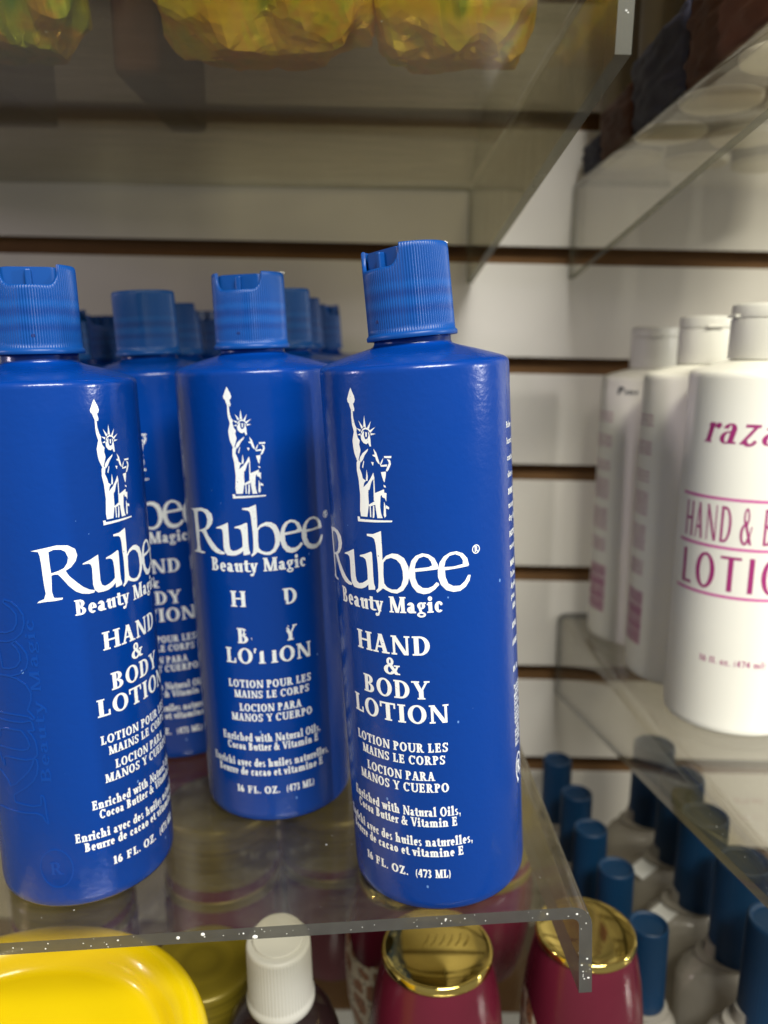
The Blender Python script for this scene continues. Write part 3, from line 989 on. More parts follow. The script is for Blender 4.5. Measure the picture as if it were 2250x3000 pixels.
# --- the printed front
RUBEE = {'R': [[(-40.6, 138.0), (-34.4, 138.6), (-27.7, 139.4), (-23.3, 139.0), (-20.8, 137.4), (-20.3, 135.1), (-21.0, 133.2), (-22.9, 131.2), (-25.1, 130.2), (-23.8, 128.1), (-21.3, 125.5), (-19.2, 123.5), (-17.1, 122.2), (-15.1, 121.6), (-15.4, 120.8), (-17.3, 120.7), (-19.9, 121.2), (-22.1, 122.4), (-24.4, 124.7), (-26.4, 127.1), (-28.2, 129.1), (-29.8, 129.3), (-31.1, 129.0), (-31.3, 126.4), (-31.6, 123.3), (-31.0, 121.1), (-29.7, 120.9), (-27.3, 120.8), (-27.5, 120.2), (-30.5, 119.9), (-34.6, 119.9), (-39.9, 119.6), (-38.9, 120.2), (-35.5, 120.9), (-34.4, 122.8), (-34.7, 125.8), (-34.9, 129.5), (-35.0, 133.2), (-35.4, 136.2), (-36.1, 137.6)], [(-31.3, 137.3), (-29.1, 138.0), (-26.2, 137.8), (-24.4, 136.9), (-23.6, 134.8), (-24.0, 132.9), (-25.6, 131.2), (-28.0, 130.4), (-31.1, 129.8), (-31.3, 133.1)]], 'u': [[(-18.6, 131.9), (-15.8, 132.8), (-12.8, 134.1), (-12.8, 131.1), (-12.8, 127.5), (-12.8, 124.6), (-12.4, 123.0), (-11.3, 122.3), (-9.6, 122.7), (-8.0, 123.6), (-7.1, 124.3), (-7.0, 127.6), (-7.2, 130.1), (-7.5, 131.2), (-8.5, 131.8), (-10.0, 131.9), (-9.9, 132.4), (-7.7, 133.0), (-5.0, 134.1), (-4.6, 133.7), (-4.6, 130.1), (-4.7, 126.1), (-4.6, 123.2), (-4.2, 121.9), (-4.3, 121.0), (-7.0, 120.6), (-7.0, 122.5), (-8.2, 121.4), (-10.1, 120.6), (-12.0, 120.4), (-14.0, 120.5), (-15.1, 121.6), (-15.6, 123.7), (-15.5, 126.7), (-15.4, 129.6), (-15.7, 131.0), (-16.5, 131.5), (-18.7, 131.5)]], 'b': [[(-6.2, 140.1), (-3.7, 140.2), (-0.6, 141.4), (-0.6, 138.2), (-0.6, 134.6), (-0.7, 131.6), (0.7, 133.1), (2.9, 134.0), (5.0, 133.8), (7.0, 132.4), (8.2, 129.6), (8.4, 126.6), (7.7, 123.8), (6.0, 121.4), (3.8, 120.3), (1.7, 120.5), (0.0, 121.2), (-1.2, 121.8), (-2.1, 121.0), (-3.5, 120.0), (-3.9, 120.7), (-3.0, 121.7), (-2.7, 123.9), (-2.6, 126.8), (-2.6, 130.0), (-2.8, 133.6), (-2.9, 136.5), (-3.3, 138.5), (-4.1, 139.1), (-6.2, 139.4)], [(-0.4, 130.7), (0.6, 131.9), (2.4, 132.5), (4.3, 131.9), (5.6, 130.4), (6.2, 128.0), (6.2, 125.4), (5.4, 123.0), (3.9, 121.7), (2.1, 121.6), (0.4, 122.3), (-0.6, 123.6), (-0.7, 126.7)]], 'e1': [[(8.4, 128.8), (9.4, 131.6), (11.0, 133.2), (13.3, 134.0), (15.6, 133.5), (17.6, 132.1), (18.7, 129.9), (19.0, 128.3), (10.5, 127.8), (10.5, 125.6), (11.3, 123.5), (13.0, 122.2), (14.9, 122.1), (16.6, 122.7), (17.9, 123.9), (18.6, 123.6), (18.9, 123.0), (17.3, 121.5), (15.2, 120.3), (13.1, 120.1), (10.8, 120.8), (9.1, 122.9), (8.2, 125.9)], [(10.4, 128.9), (10.9, 130.7), (12.1, 132.4), (13.8, 132.9), (15.4, 132.3), (16.3, 131.0), (16.7, 129.7), (15.4, 129.2)]], 'e2': [[(18.6, 127.7), (19.4, 130.5), (21.0, 132.4), (23.4, 133.5), (25.9, 133.6), (28.3, 132.6), (30.0, 130.7), (30.6, 128.3), (30.1, 128.0), (21.2, 127.7), (21.3, 125.4), (22.2, 123.1), (24.1, 122.0), (26.7, 121.8), (28.7, 123.1), (30.1, 125.0), (31.1, 124.8), (30.6, 123.0), (28.9, 121.1), (26.6, 120.0), (24.0, 120.0), (21.4, 120.9), (19.5, 122.9), (18.6, 125.5)], [(21.0, 128.8), (21.6, 130.9), (23.1, 132.4), (25.3, 132.7), (27.1, 131.9), (28.2, 130.3), (28.1, 129.0), (24.5, 128.6)]]}
# the big R was traced near the bottle's edge: squeeze its left half back to true width
_kx = [(-50, -44.0), (-40.6, -34.6), (-35.0, -31.6), (-31.0, -28.7), (-24.0, -23.3), (-20.3, -19.9), (-15.1, -15.1), (8.4, 8.2), (19.0, 17.9), (31.1, 28.9), (60, 57)]


def _sq(x):
    for (a, b), (c, d) in zip(_kx[:-1], _kx[1:]):
        if a <= x <= c:
            return b + (d - b) * (x - a) / (c - a)


RUBEE = {k: [[(_sq(x), z) for x, z in L] for L in loops] for k, loops in RUBEE.items()}


def statue_polys():
    """the torch-bearing figure above the name, in units of the tracing"""
    T = [
        [(470, 358), (490, 395), (508, 425), (520, 460), (512, 485), (498, 495), (505, 520), (512, 540), (508, 562), (492, 560), (488, 545), (482, 552), (470, 548), (455, 520), (448, 495), (430, 480), (424, 455), (438, 425), (452, 390)],
        [(470, 548), (490, 552), (496, 620), (515, 680), (535, 710), (530, 740), (545, 790), (568, 815), (560, 850), (575, 900), (565, 940), (548, 990), (540, 1010), (525, 980), (500, 930), (488, 880), (480, 820), (492, 770), (500, 740), (480, 680), (472, 620)],
        [(621, 600), (611, 697), (639, 697)], [(556, 640), (590, 714), (610, 700)], [(692, 648), (652, 705), (673, 714)],
        [(738, 698), (678, 727), (690, 744)], [(740, 757), (688, 750), (688, 770)], [(534, 708), (575, 740), (583, 720)], [(542, 767), (580, 772), (578, 752)],
        [(585, 742), (600, 715), (635, 699), (672, 715), (692, 745), (682, 748), (660, 723), (632, 716), (605, 729), (593, 756)],
        [(580, 775), (592, 760), (606, 740), (618, 733), (616, 775), (630, 805), (655, 800), (668, 770), (660, 738), (675, 752), (684, 790), (692, 865), (678, 868), (662, 835), (640, 847), (612, 838), (588, 812)],
        [(632, 742), (650, 745), (648, 785), (634, 782)],
        [(545, 985), (570, 1000), (560, 1060), (585, 1110), (595, 1150), (630, 1170), (610, 1190), (600, 1230), (625, 1210), (660, 1180), (655, 1300), (660, 1380), (640, 1495), (565, 1495), (555, 1440), (560, 1300), (545, 1160), (525, 1080), (525, 1010)],
        [(570, 960), (600, 925), (660, 885), (655, 905), (620, 945), (600, 985), (575, 1010), (560, 985)],
        [(590, 1050), (608, 990), (614, 1000), (600, 1060)],
        [(640, 1070), (652, 1130), (650, 1170), (630, 1170)],
        [(655, 1180), (680, 1150), (712, 1095), (722, 1140), (728, 1290), (735, 1350), (715, 1350), (712, 1150), (690, 1180), (668, 1250), (655, 1250)],
        [(715, 1280), (770, 1260), (820, 1240), (822, 1270), (845, 1275), (842, 1350), (828, 1320), (800, 1310), (800, 1292), (785, 1300), (780, 1400), (790, 1460), (805, 1498), (750, 1500), (735, 1420), (725, 1350)],
        [(655, 1385), (725, 1350), (735, 1380), (680, 1395), (685, 1495), (672, 1495), (668, 1400)],
        [(705, 1390), (718, 1395), (720, 1470), (715, 1500), (700, 1500)],
        [(820, 1350), (835, 1390), (840, 1480), (825, 1495), (815, 1470)],
        [(840, 1380), (870, 1400), (868, 1418), (838, 1410)],
        [(715, 885), (745, 920), (770, 990), (780, 1020), (765, 1015), (745, 990), (735, 960), (712, 950), (705, 940), (730, 935)],
        [(820, 950), (893, 950), (890, 968), (825, 966)], [(780, 1025), (800, 985), (815, 965), (806, 1000), (790, 1030)],
        [(785, 1030), (850, 1022), (850, 1040), (790, 1042)],
        [(850, 975), (880, 985), (888, 1020), (865, 1070), (850, 1085), (840, 1075), (855, 1040), (870, 1010)],
        [(790, 1090), (840, 1085), (838, 1120), (825, 1180), (812, 1160)],
        [(815, 1200), (835, 1210), (838, 1225), (820, 1222)], [(690, 1000), (718, 1005), (708, 1035)],
        [(520, 1500), (548, 1500), (552, 1520), (900, 1518), (898, 1532), (720, 1540), (525, 1545)],
    ]
    out = []
    for poly in T:
        out.append([[[((x - 0.063 * (y - 950) - 710) * 0.0352 - 1.9, 188.0 - (y - 360) * 0.0371) for x, y in poly]]])
    return [g for g in out]


def front_print():
    G = []
    G += [[p for p in g] for g in statue_polys()]
    for k in RUBEE:
        G.append([[list(L) for L in RUBEE[k]]])
    # registered mark
    G.append([[q] for q in ring(31.4, 133.2, 1.55, 1.55, 0, 360, 0.32, 0.32, 20)])
    G += text_polys('R', 30.7, 32.2, 132.3, 1.9, W=0.26, h=0.14, o=0.05, s=0.1)
    bold = dict(W=0.25, h=0.11, o=0.085, s=0.085)
    G += text_polys('Beauty Magic', -22.6, 18.8, 113.6, 5.6, track=0.03, **bold)
    G += text_polys('HAND', -14.4, 14.2, 98.7, 6.8, track=0.07, W=0.24, h=0.10, o=0.085, s=0.085)
    G += text_polys('&', -3.1, 3.3, 91.4, 6.0, W=0.24, h=0.11, o=0.085, s=0.085)
    G += text_polys('BODY', -12.6, 12.8, 82.9, 6.6, track=0.05, W=0.24, h=0.10, o=0.085, s=0.085)
    G += text_polys('LOTION', -18.6, 19.0, 74.0, 6.7, track=0.05, W=0.24, h=0.10, o=0.085, s=0.085)
    sm = dict(W=0.27, h=0.13, o=0.09, s=0.10, track=0.06)
    G += text_polys('LOTION POUR LES', -18.3, 18.2, 63.2, 3.4, **sm)
    G += text_polys('MAINS LE CORPS', -15.8, 17.0, 58.6, 3.3, **sm)
    G += text_polys('LOCION PARA', -13.8, 13.0, 52.5, 3.4, **sm)
    G += text_polys('MANOS Y CUERPO', -18.0, 17.8, 48.0, 3.4, **sm)
    G += text_polys('Enriched with Natural Oils,', -23.5, 21.6, 38.7, 3.6, **sm)
    G += text_polys('Cocoa Butter & Vitamin E', -21.2, 20.2, 34.6, 3.5, **sm)
    G += text_polys('Enrichi avec des huiles naturelles,', -30.4, 25.6, 27.0, 3.6, **sm)
    G += text_polys('Beurre de cacao et vitamine E', -27.5, 22.0, 22.8, 3.5, **sm)
    G += text_polys('16 FL. OZ.', -18.0, 1.6, 14.4, 3.3, **sm)
    G += text_polys('(473 ML)', 4.2, 17.0, 14.4, 3.3, **sm)
    return G


def side_print(c):
    """the small print of the back panel, its left margin at arc position c (mm)"""
    G = []
    lines = [(171, 'Rubee', 0), (165.5, 'luxuri', 0), (159.8, 'contai', 0), (154, 'skin a', 0), (148, 'DIREC', 1), (143.3, 'massag', 0),
             (138.8, 'dry skin', 0), (133, 'INSTR', 1), (128.6, 'masaje', 0), (122.5, 'MODE', 1), (118.5, 'Rubee', 0), (114.5, 'Appliq', 0),
             (110.5, 'peau', 0), (106.5, 'WARN', 1), (99.5, 'ADVE', 1), (93, 'AVERT', 1), (83, 'INGR', 1)]
    for z, t, b in lines:
        w = 0.28 if b else 0.16
        G += text_polys(t, c, c + 1.25 * len(t) * (1.15 if b else 0.95), z, 2.1, W=w, h=0.15, o=0.08, s=0.1, track=0.06)
    for i in range(14):
        t = ['Deionized', 'Glyceryl', 'Mineral', 'Cetyl', 'Stearic', 'Cocoa', 'Lanolin', 'Natural', 'Vitamin', 'Water', 'Methyl', 'Propyl', 'Parfum', 'Blue'][i]
        G += text_polys(t, c, c + 1.05 * len(t), 76.5 - i * 1.75, 1.4, W=0.24, h=0.18, o=0.08, s=0.1, track=0.06)
    cx, cz = c + 3.4, 44.5
    G.append([[q] for q in ring(cx, cz, 3.6, 5.6, 300, 620, 0.7, 0.7, 26)])
    G.append([[[(cx - 1.6, cz - 6.4), (cx - 0.2, cz - 5.4), (cx - 1.8, cz - 3.6), (cx - 2.4, cz - 4.2)]]])
    G += text_polys('R', cx - 1.9, cx + 1.9, cz - 2.4, 5.0, W=0.24, h=0.12, o=0.09, s=0.09)
    return G


SIDE_C = 50.6
GP = front_print() + side_print(SIDE_C)
ME_print = wrap_mesh('printed_label', GP, BR)
ME_print_worn = wrap_mesh('printed_label', front_print() + side_print(SIDE_C), BR, cut=(1, 0.6, 93.5, 9.2, 15.0))


def emboss_polys():
    """raised maker's name on the side, reading upwards"""
    G = []
    for k in RUBEE:
        for L in RUBEE[k][:1]:
            # outline ridge of each big letter
            n = len(L)
            g = []
            for i in range(n):
                (x0, z0), (x1, z1) = L[i], L[(i + 1) % n]
                dx, dz = x1 - x0, z1 - z0
                d = max(1e-6, sqrt(dx * dx + dz * dz))
                nx, nz = -dz / d * 0.22, dx / d * 0.22
                g.append([[(x0 + nx, z0 + nz), (x1 + nx, z1 + nz), (x1 - nx, z1 - nz), (x0 - nx, z0 - nz)]])
            G.append(g)
    G = [[[[(-(z - 130.0) * 1.35, 82.0 + x * 1.35) for x, z in L] for L in loops] for loops in g] for g in G]
    for g in text_polys('Beauty Magic', -30, 32, 0, 3.6, W=0.16, h=0.1, o=0.06, s=0.08):
        G.append([[[(16.8 - z, 82.0 + x) for x, z in L] for L in loops] for loops in g])
    G.append([[q] for q in ring(15.0, 17.5, 6.2, 8.0, 0, 360, 0.5, 0.5, 32)])
    for g in text_polys('R', -2.4, 2.4, 0, 5.0, W=0.2, h=0.1, o=0.06, s=0.08):
        G.append([[[(15.0 + x, 15.0 + z) for x, z in L] for L in loops] for loops in g])
    return G


ME_emboss = wrap_mesh('embossed_name', emboss_polys(), BR, lift=-0.00003, thick=0.00018)
ME_scrap = None


def scrap_mesh():
    bm = bmesh.new()
    for i in range(9):
        m = Matrix.Translation((random.uniform(-0.0014, 0.0014), random.uniform(-0.0009, 0.0009), random.uniform(0, 0.0007))) @ \
            Matrix.Rotation(random.uniform(0, 3), 4, Vector((random.random(), random.random(), random.random())).normalized()) @ \
            Matrix.Diagonal((random.uniform(0.0004, 0.0009), random.uniform(0.0003, 0.0005), 0.00022, 1))
        bmesh.ops.create_icosphere(bm, subdivisions=1, radius=1, matrix=m)
    me = bpy.data.meshes.new('glue_crumb')
    bm.to_mesh(me); bm.free()
    return me


ME_scrap = scrap_mesh()


def blue_bottle(label, x, y, lx, ly, phi, cap_rot, cap_z=0.0078, cap_tilt=0.0, worn=False, scrap=None, emboss=False, detail=True):
    z = -0.1985 + SL * x
    t = thing('lotion_bottle', label, 'lotion bottle', group='blue lotion bottles on the shelf', mat=pose(x, y, z, lx, ly, phi))
    body = obj('bottle_body', ME_blue_body, M['blue'], t)
    pr = obj('printed_label', ME_print_worn if worn else ME_print, M['print_worn' if worn else 'print'], body)
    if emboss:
        obj('embossed_name', ME_emboss, M['blue_raised_lit'], body).matrix_basis = Matrix.Rotation(radians(emboss), 4, 'Z')
    cm = Matrix.Translation((0, 0, BH + cap_z)) @ Matrix.Rotation(radians(cap_tilt), 4, 'Y') @ Matrix.Rotation(radians(cap_rot), 4, 'Z')
    cap = obj('cap', ME_cap, M['cap'], t)
    cap.matrix_basis = cm
    if detail:
        obj('disc', ME_disc, M['cap'], cap)
        obj('spout', ME_spout, M['cap'], cap)
        mk = obj('mould_mark', ME_mark, M['capdark'], cap)
        mk.matrix_basis = Matrix.Translation((0, -0.01492, 0.0062)) @ Matrix.Rotation(radians(90), 4, 'X')
    if scrap:
        sc = obj('glue_crumb', ME_scrap, M['dust'], cap)
        sc.matrix_basis = Matrix.Translation(scrap)
    return t


def frot(a):
    a = radians(a)
    return (0.0140 * sin(a), -0.0140 * cos(a), 0.0303)


blue_bottle('blue lotion bottle standing nearest the shelf corner, whole front print readable, registered mark showing', 0.0222, 0.2815, -0.0612, -0.0069, -25, -26,
            cap_z=0.0080, cap_tilt=-2.6, scrap=frot(150))
blue_bottle('blue lotion bottle in the middle with letters of HAND and BODY worn off', -0.0492, 0.3415, -0.0326, -0.0043, 6, -17, worn=True, scrap=frot(120))
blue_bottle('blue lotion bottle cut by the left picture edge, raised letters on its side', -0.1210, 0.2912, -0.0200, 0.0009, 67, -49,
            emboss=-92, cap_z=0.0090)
blue_bottle('blue lotion bottle half hidden between the left one and the worn one, print in shadow', -0.108, 0.400, -0.045, 0, 0, 170)
back = [
    ('blue lotion bottle directly behind the one with worn lettering', -0.044, 0.430, 150),
    ('third blue lotion bottle in the row behind the one with worn lettering', -0.044, 0.503, 100),
    ('rearmost blue lotion bottle of the right row, its dark cap nearest the right gap', -0.036, 0.574, 60),
    ('dark capped blue bottle behind the half hidden one, second from the wall', -0.118, 0.495, 130),
    ('dark capped blue bottle against the wall behind the half hidden one', -0.118, 0.566, 80),
    ('blue bottle far left, sliver of dark cap beside the left bottle', -0.186, 0.492, 40),
    ('rearmost blue bottle of the far left row, flat dark cap by the left bottle', -0.186, 0.565, 10),
]
for lab, x, y, rot in back:
    blue_bottle(lab, x, y, -0.045, 0, random.uniform(-40, 40), rot)

# ------------------------------------------------------------------ white lotion bottles on the right shelf
WR, WH = 0.034, 0.190
ME_white_body = lathe('white_bottle_body', [(0, 0.003), (0.024, 0.0022), (0.0285, 0.0006), (0.031, 0.0), (0.0328, 0.0008), (0.0337, 0.0025), (0.034, 0.005),
                      (0.034, 0.06), (0.034, 0.12), (0.034, 0.1865), (0.0338, 0.1882), (0.0332, 0.1895), (0.032, 0.1904), (0.028, 0.1918), (0.020, 0.1940),
                      (0.0155, 0.1952), (0.0142, 0.1958), (0.0138, 0.200)], 128, sharp=50)
ME_white_cap = lathe('white_cap', [(0.0140, 0.0), (0.0158, 0.0), (0.0160, 0.0004), (0.0158, 0.0195), (0.0157, 0.0200), (0.0150, 0.0203), (0.0150, 0.0206), (0.0157, 0.0209),
                     (0.0158, 0.0214), (0.0157, 0.0262), (0.0153, 0.0272), (0.0145, 0.0277), (0.006, 0.0279), (0, 0.0279)], 96, sharp=50)
ME_lip = box_mesh('thumb_lip', 0.009, 0.0026, 0.0014, 0.0005, 2, (0, -0.0163, 0.0214))


def razac_print():
    G, ids = [], []

    def add(gs, i):
        for g in gs:
            G.append(g); ids.append(i)
    add(text_polys('razac', -25.5, 21.0, 154.8, 15.2, W=0.19, h=0.065, o=0.05, s=0.05, slant=0.26), 0)
    for z in (126.8, 101.7, 76.2):
        add([[[[(-37.8, z - 0.75), (38, z - 0.75), (38, z + 0.75), (-37.8, z + 0.75)]]]], 1)
    add(text_polys('HAND & BODY', -34.2, 34.5, 104.6, 18.6, W=0.19, h=0.075, o=0, s=0, track=0.08), 0)
    add(text_polys('LOTION', -34.4, 34.5, 79.2, 18.4, W=0.22, h=0.08, o=0, s=0, track=0.16), 0)
    add(text_polys('16 fl. oz. (474 ml)', -16.6, 16.6, 39.6, 3.4, W=0.2, h=0.12, o=0.05, s=0.08), 0)
    # left side panel: thin text column and a bar code, far round to the left
    for z0, z1, n in ((166, 158, 3), (150, 141, 4), (132, 124, 3), (119, 104, 7), (98, 82, 8), (76, 66, 5)):
        for i in range(n):
            z = z0 - (z0 - z1) * i / n
            L = random.uniform(18, 24)
            add(text_polys(random.choice(['directions', 'apply to skin', 'lotion', 'moisture', 'ingredients', 'water']), 60.5 - 0.0 - L + 12, 72.5, z - 1.4, 1.5, W=0.22, h=0.18, o=0.03, s=0.1), 0)
    z = 56.0
    while z > 22:
        w = random.choice([0.35, 0.35, 0.7, 1.0])
        add([[[[(52.0 + random.uniform(0, 1.0), z - w), (74, z - w), (74, z), (52.0 + random.uniform(0, 0.6), z)]]]], 0)
        z -= w + random.choice([0.35, 0.35, 0.6])
    return G, ids


g_, i_ = razac_print()
ME_white_print = wrap_mesh('printed_label', g_, WR, mat_ids=i_)
ME_script = wrap_mesh('black_script', text_polys('P', -9.5, -3.5, 178.5, 5.0, W=0.3, h=0.12, o=0.08, s=0.1, slant=0.3) +
                      text_polys('umo', -3.2, 6.5, 178.5, 4.2, W=0.24, h=0.14, o=0.05, s=0.1, slant=0.3), WR)


def white_bottle(label, x, y, phi, cap_rot, script=None):
    z = -0.2029 - 0.0051 * x + TR * (y - 0.5)
    t = thing('lotion_bottle', label, 'lotion bottle', group='white lotion bottles on the right shelf', mat=pose(x, y, z, 0.0051, 0, phi))
    b = obj('bottle_body', ME_white_body, M['white'], t)
    obj('printed_label', ME_white_print, None, b, [M['magenta'], M['pink']])
    if script is not None:
        s = obj('black_script', ME_script, M['blackink'], b)
        s.matrix_basis = Matrix.Rotation(radians(script - phi), 4, 'Z')
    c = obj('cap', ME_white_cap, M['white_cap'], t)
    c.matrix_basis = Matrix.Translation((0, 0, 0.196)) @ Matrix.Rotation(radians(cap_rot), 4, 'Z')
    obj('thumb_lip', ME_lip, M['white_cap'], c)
    return t


white_bottle('white lotion bottle with magenta lettering, nearest of its row, cut by the right edge', 0.1941, 0.4155, -24, -62)
white_bottle('white lotion bottle in the middle of its row, bar code at its left edge', 0.1919, 0.4823, 168, -175)
white_bottle('rearmost white lotion bottle, small black script under its shoulder', 0.1877, 0.5617, 176, -190, script=-44)

# ------------------------------------------------------------------ below the blue shelf: jars, capped bottle, tub
ZL = -0.40
JH = 0.115
ME_jar = lathe('jar_body', [(0, 0.002), (0.024, 0.0), (0.0275, 0.001), (0.031, 0.012), (0.0345, 0.032), (0.0358, 0.052), (0.0352, 0.070), (0.0330, 0.086),
                            (0.0300, 0.098), (0.0278, 0.1035), (0.0270, 0.105), (0.026, 0.1055)], 96, sharp=50)
ME_lid = lathe('gold_lid', [(0.0262, 0.1045), (0.0283, 0.1045), (0.0288, 0.1052), (0.0290, 0.1062), (0.0288, 0.1076), (0.0282, 0.1084), (0.0277, 0.1086), (0.0272, 0.1084), (0.0268, 0.1085),
                            (0.020, 0.1090), (0.010, 0.1093), (0, 0.1094)], 128, sharp=60)


ME_tall_lid = lathe('tall_gold_lid', [(0.0300, 0.066), (0.0345, 0.066), (0.0350, 0.0668), (0.0352, 0.0700), (0.0350, 0.0745), (0.0340, 0.0755), (0.0338, 0.077), (0.0338, 0.1060),
                                      (0.0332, 0.1092), (0.0318, 0.1105), (0.0290, 0.1108), (0.015, 0.1106), (0, 0.1106)], 128, sharp=40)


def label_band(a0, a1, z0, z1, n=40):
    """paper label hugging the bulge of the jar"""
    prof = [(0.0, 0.0275), (0.012, 0.031), (0.032, 0.0345), (0.052, 0.0358), (0.070, 0.0352), (0.086, 0.0330), (0.098, 0.0300)]

    def rad(z):
        for (za, ra), (zb, rb) in zip(prof[:-1], prof[1:]):
            if za <= z <= zb:
                return ra + (rb - ra) * (z - za) / (zb - za)
        return prof[-1][1]
    V, F = [], []
    m = 10
    for j in range(m + 1):
        for i in range(n + 1):
            a = radians(a0 + (a1 - a0) * i / n)
            zt = z1 + 0.006 * sin(4 * a)
            z = z0 + (zt - z0) * j / m
            r = rad(z) + 0.0004
            V.append((r * sin(a), -r * cos(a), z))
    for j in range(m):
        for i in range(n):
            k = j * (n + 1) + i
            F.append((k, k + 1, k + n + 2, k + n + 1))
    return mesh_from('paper_label', V, F)


ME_label = label_band(-75, 30, 0.012, 0.074)
ME_curl = None


def curl_mesh():
    """engraved curls on a lid, as thin raised wire"""
    bm = bmesh.new()
    for k in range(6):
        px = None
        for i in range(9):
            t = i / 8
            x = -0.004 + k * 0.0042 - 0.0035 * t * t
            y = 0.008 - 0.009 * t
            if px:
                d = Vector((x - px[0], y - px[1], 0))
                m = Matrix.Translation(((x + px[0]) / 2, (y + px[1]) / 2, 0.1094)) @ Matrix.Rotation(math.atan2(d.y, d.x), 4, 'Z') @ Matrix.Diagonal((d.length * 0.6, 0.00035, 0.0003, 1))
                bmesh.ops.create_icosphere(bm, subdivisions=1, radius=1.0, matrix=m)
            px = (x, y)
    me = bpy.data.meshes.new('engraved_curls')
    bm.to_mesh(me); bm.free()
    return me


ME_curl = curl_mesh()


def jar(label, x, y, scale=1.0, top=-0.285, lid='gold', turn=0.0, paper=False, curls=False):
    hz = (top - ZL) / 0.1105
    t = thing('cream_jar', label, 'jar', group='maroon jars with gold lids', mat=pose(x, y, ZL, 0, 0, turn, scale, hz))
    b = obj('jar_body', ME_jar, M['maroon'], t)
    me = ME_lid if lid == 'gold' else ME_tall_lid
    l = obj('lid', me, M['gold' if lid == 'gold' else 'goldbrushed'], t)
    if paper:
        obj('paper_label', ME_label, M['giraffe'], b)
    if curls:
        obj('engraved_curls', ME_curl, M['gold'], l)
    return t


jar('maroon jar with dark mirror-like gold lid, under the shelf edge below the front blue bottle', 0.0253, 0.3262, 0.92, -0.275, curls=True)
jar('maroon jar with bright gold lid behind the downturned corner of the clear shelf', 0.1002, 0.3420, 0.85, -0.279, paper=True, turn=-20)
jar('maroon jar with a giraffe patterned label, beside the white ribbed cap', 0.0125, 0.4010, 0.97, -0.29, paper=True, turn=-24)
rest = [
    ('maroon jar with tall gold lid, between the left and worn blue bottles', -0.099, 0.430, 0.99, -0.265),
    ('maroon jar whose striped gold lid shows between yellow tub and white cap', -0.092, 0.345, 0.80, -0.302),
    ('maroon jar with tall gold lid, seen through the shelf left of the front blue bottle', -0.034, 0.466, 1.0, -0.283),
    ('maroon jar under the left blue bottle, behind the yellow tub', -0.185, 0.415, 1.0, -0.29),
    ('maroon jar against the wall, under the back row of blue bottles', -0.030, 0.548, 1.0, -0.285),
    ('maroon jar deep in shadow behind the base of the front blue bottle', 0.062, 0.462, 1.0, -0.285),
]
for lab, x, y, s, tp in rest:
    jar(lab, x, y, s, tp, lid='brushed', turn=random.uniform(0, 360))

t = thing('carton', 'red carton standing in the dark under the back row of blue bottles', 'box', (-0.128, 0.555, ZL))
obj('carton_body', box_mesh('red_carton', 0.075, 0.05, 0.142, 0.001, 2, (0, 0, 0.071)), M['red'], t)

t = thing('capped_bottle', 'dark brown round bottle with white ribbed cap under the shelf edge', 'bottle', (-0.0466, 0.3055, ZL))
obj('bottle_body', lathe('dark_bottle', [(0, 0.001), (0.024, 0.0), (0.0275, 0.002), (0.0283, 0.006), (0.0283, 0.070), (0.0279, 0.082), (0.0265, 0.094), (0.0235, 0.103), (0.0185, 0.110),
                                         (0.0150, 0.1125), (0.0130, 0.1145), (0.0125, 0.118)], 96, sharp=50), M['darkbrown'], t)
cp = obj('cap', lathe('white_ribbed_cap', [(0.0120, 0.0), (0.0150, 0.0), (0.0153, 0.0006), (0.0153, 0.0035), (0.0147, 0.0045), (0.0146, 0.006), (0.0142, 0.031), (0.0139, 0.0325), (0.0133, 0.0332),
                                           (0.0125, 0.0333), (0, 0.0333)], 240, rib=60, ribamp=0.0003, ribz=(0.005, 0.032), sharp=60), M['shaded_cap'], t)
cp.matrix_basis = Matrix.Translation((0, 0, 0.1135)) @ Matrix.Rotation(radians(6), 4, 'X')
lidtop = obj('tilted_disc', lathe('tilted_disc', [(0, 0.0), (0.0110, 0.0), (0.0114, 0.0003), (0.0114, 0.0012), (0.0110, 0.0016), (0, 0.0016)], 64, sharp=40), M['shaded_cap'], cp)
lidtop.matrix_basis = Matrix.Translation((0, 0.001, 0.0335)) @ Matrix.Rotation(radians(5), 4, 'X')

t = thing('plastic_tub', 'round yellow plastic tub with raised rim at the lower left corner', 'tub', (-0.138, 0.236, ZL))
obj('tub_body', lathe('tub_body', [(0, 0.001), (0.058, 0.0), (0.061, 0.003), (0.0665, 0.10), (0.068, 0.130), (0.068, 0.134)], 128, sharp=50), M['yellow'], t)
obj('lid', lathe('tub_lid', [(0.0685, 0.126), (0.0730, 0.126), (0.0740, 0.128), (0.0742, 0.140), (0.0738, 0.1445), (0.0724, 0.1482), (0.0700, 0.1502), (0.0672, 0.1508), (0.0640, 0.1500),
                             (0.0612, 0.1478), (0.0592, 0.1442), (0.0578, 0.1410), (0.0562, 0.1396), (0.054, 0.1390), (0.03, 0.1386), (0, 0.1385)], 160, sharp=60), M['yellow'], t)

# ------------------------------------------------------------------ lower right: cloudy bottles with tall blue caps
ZR = -0.459


def capped_prof(h):
    return [(0, 0.001), (0.017, 0.0), (0.0200, 0.0015), (0.0212, 0.005), (0.0212, h - 0.018), (0.0206, h - 0.011), (0.0185, h - 0.005), (0.0150, h - 0.0015), (0.0125, h),
            (0.0122, h + 0.0008), (0.0142, h + 0.0012), (0.0145, h + 0.0022), (0.0142, h + 0.0032), (0.0112, h + 0.0036), (0.0108, h + 0.012)]


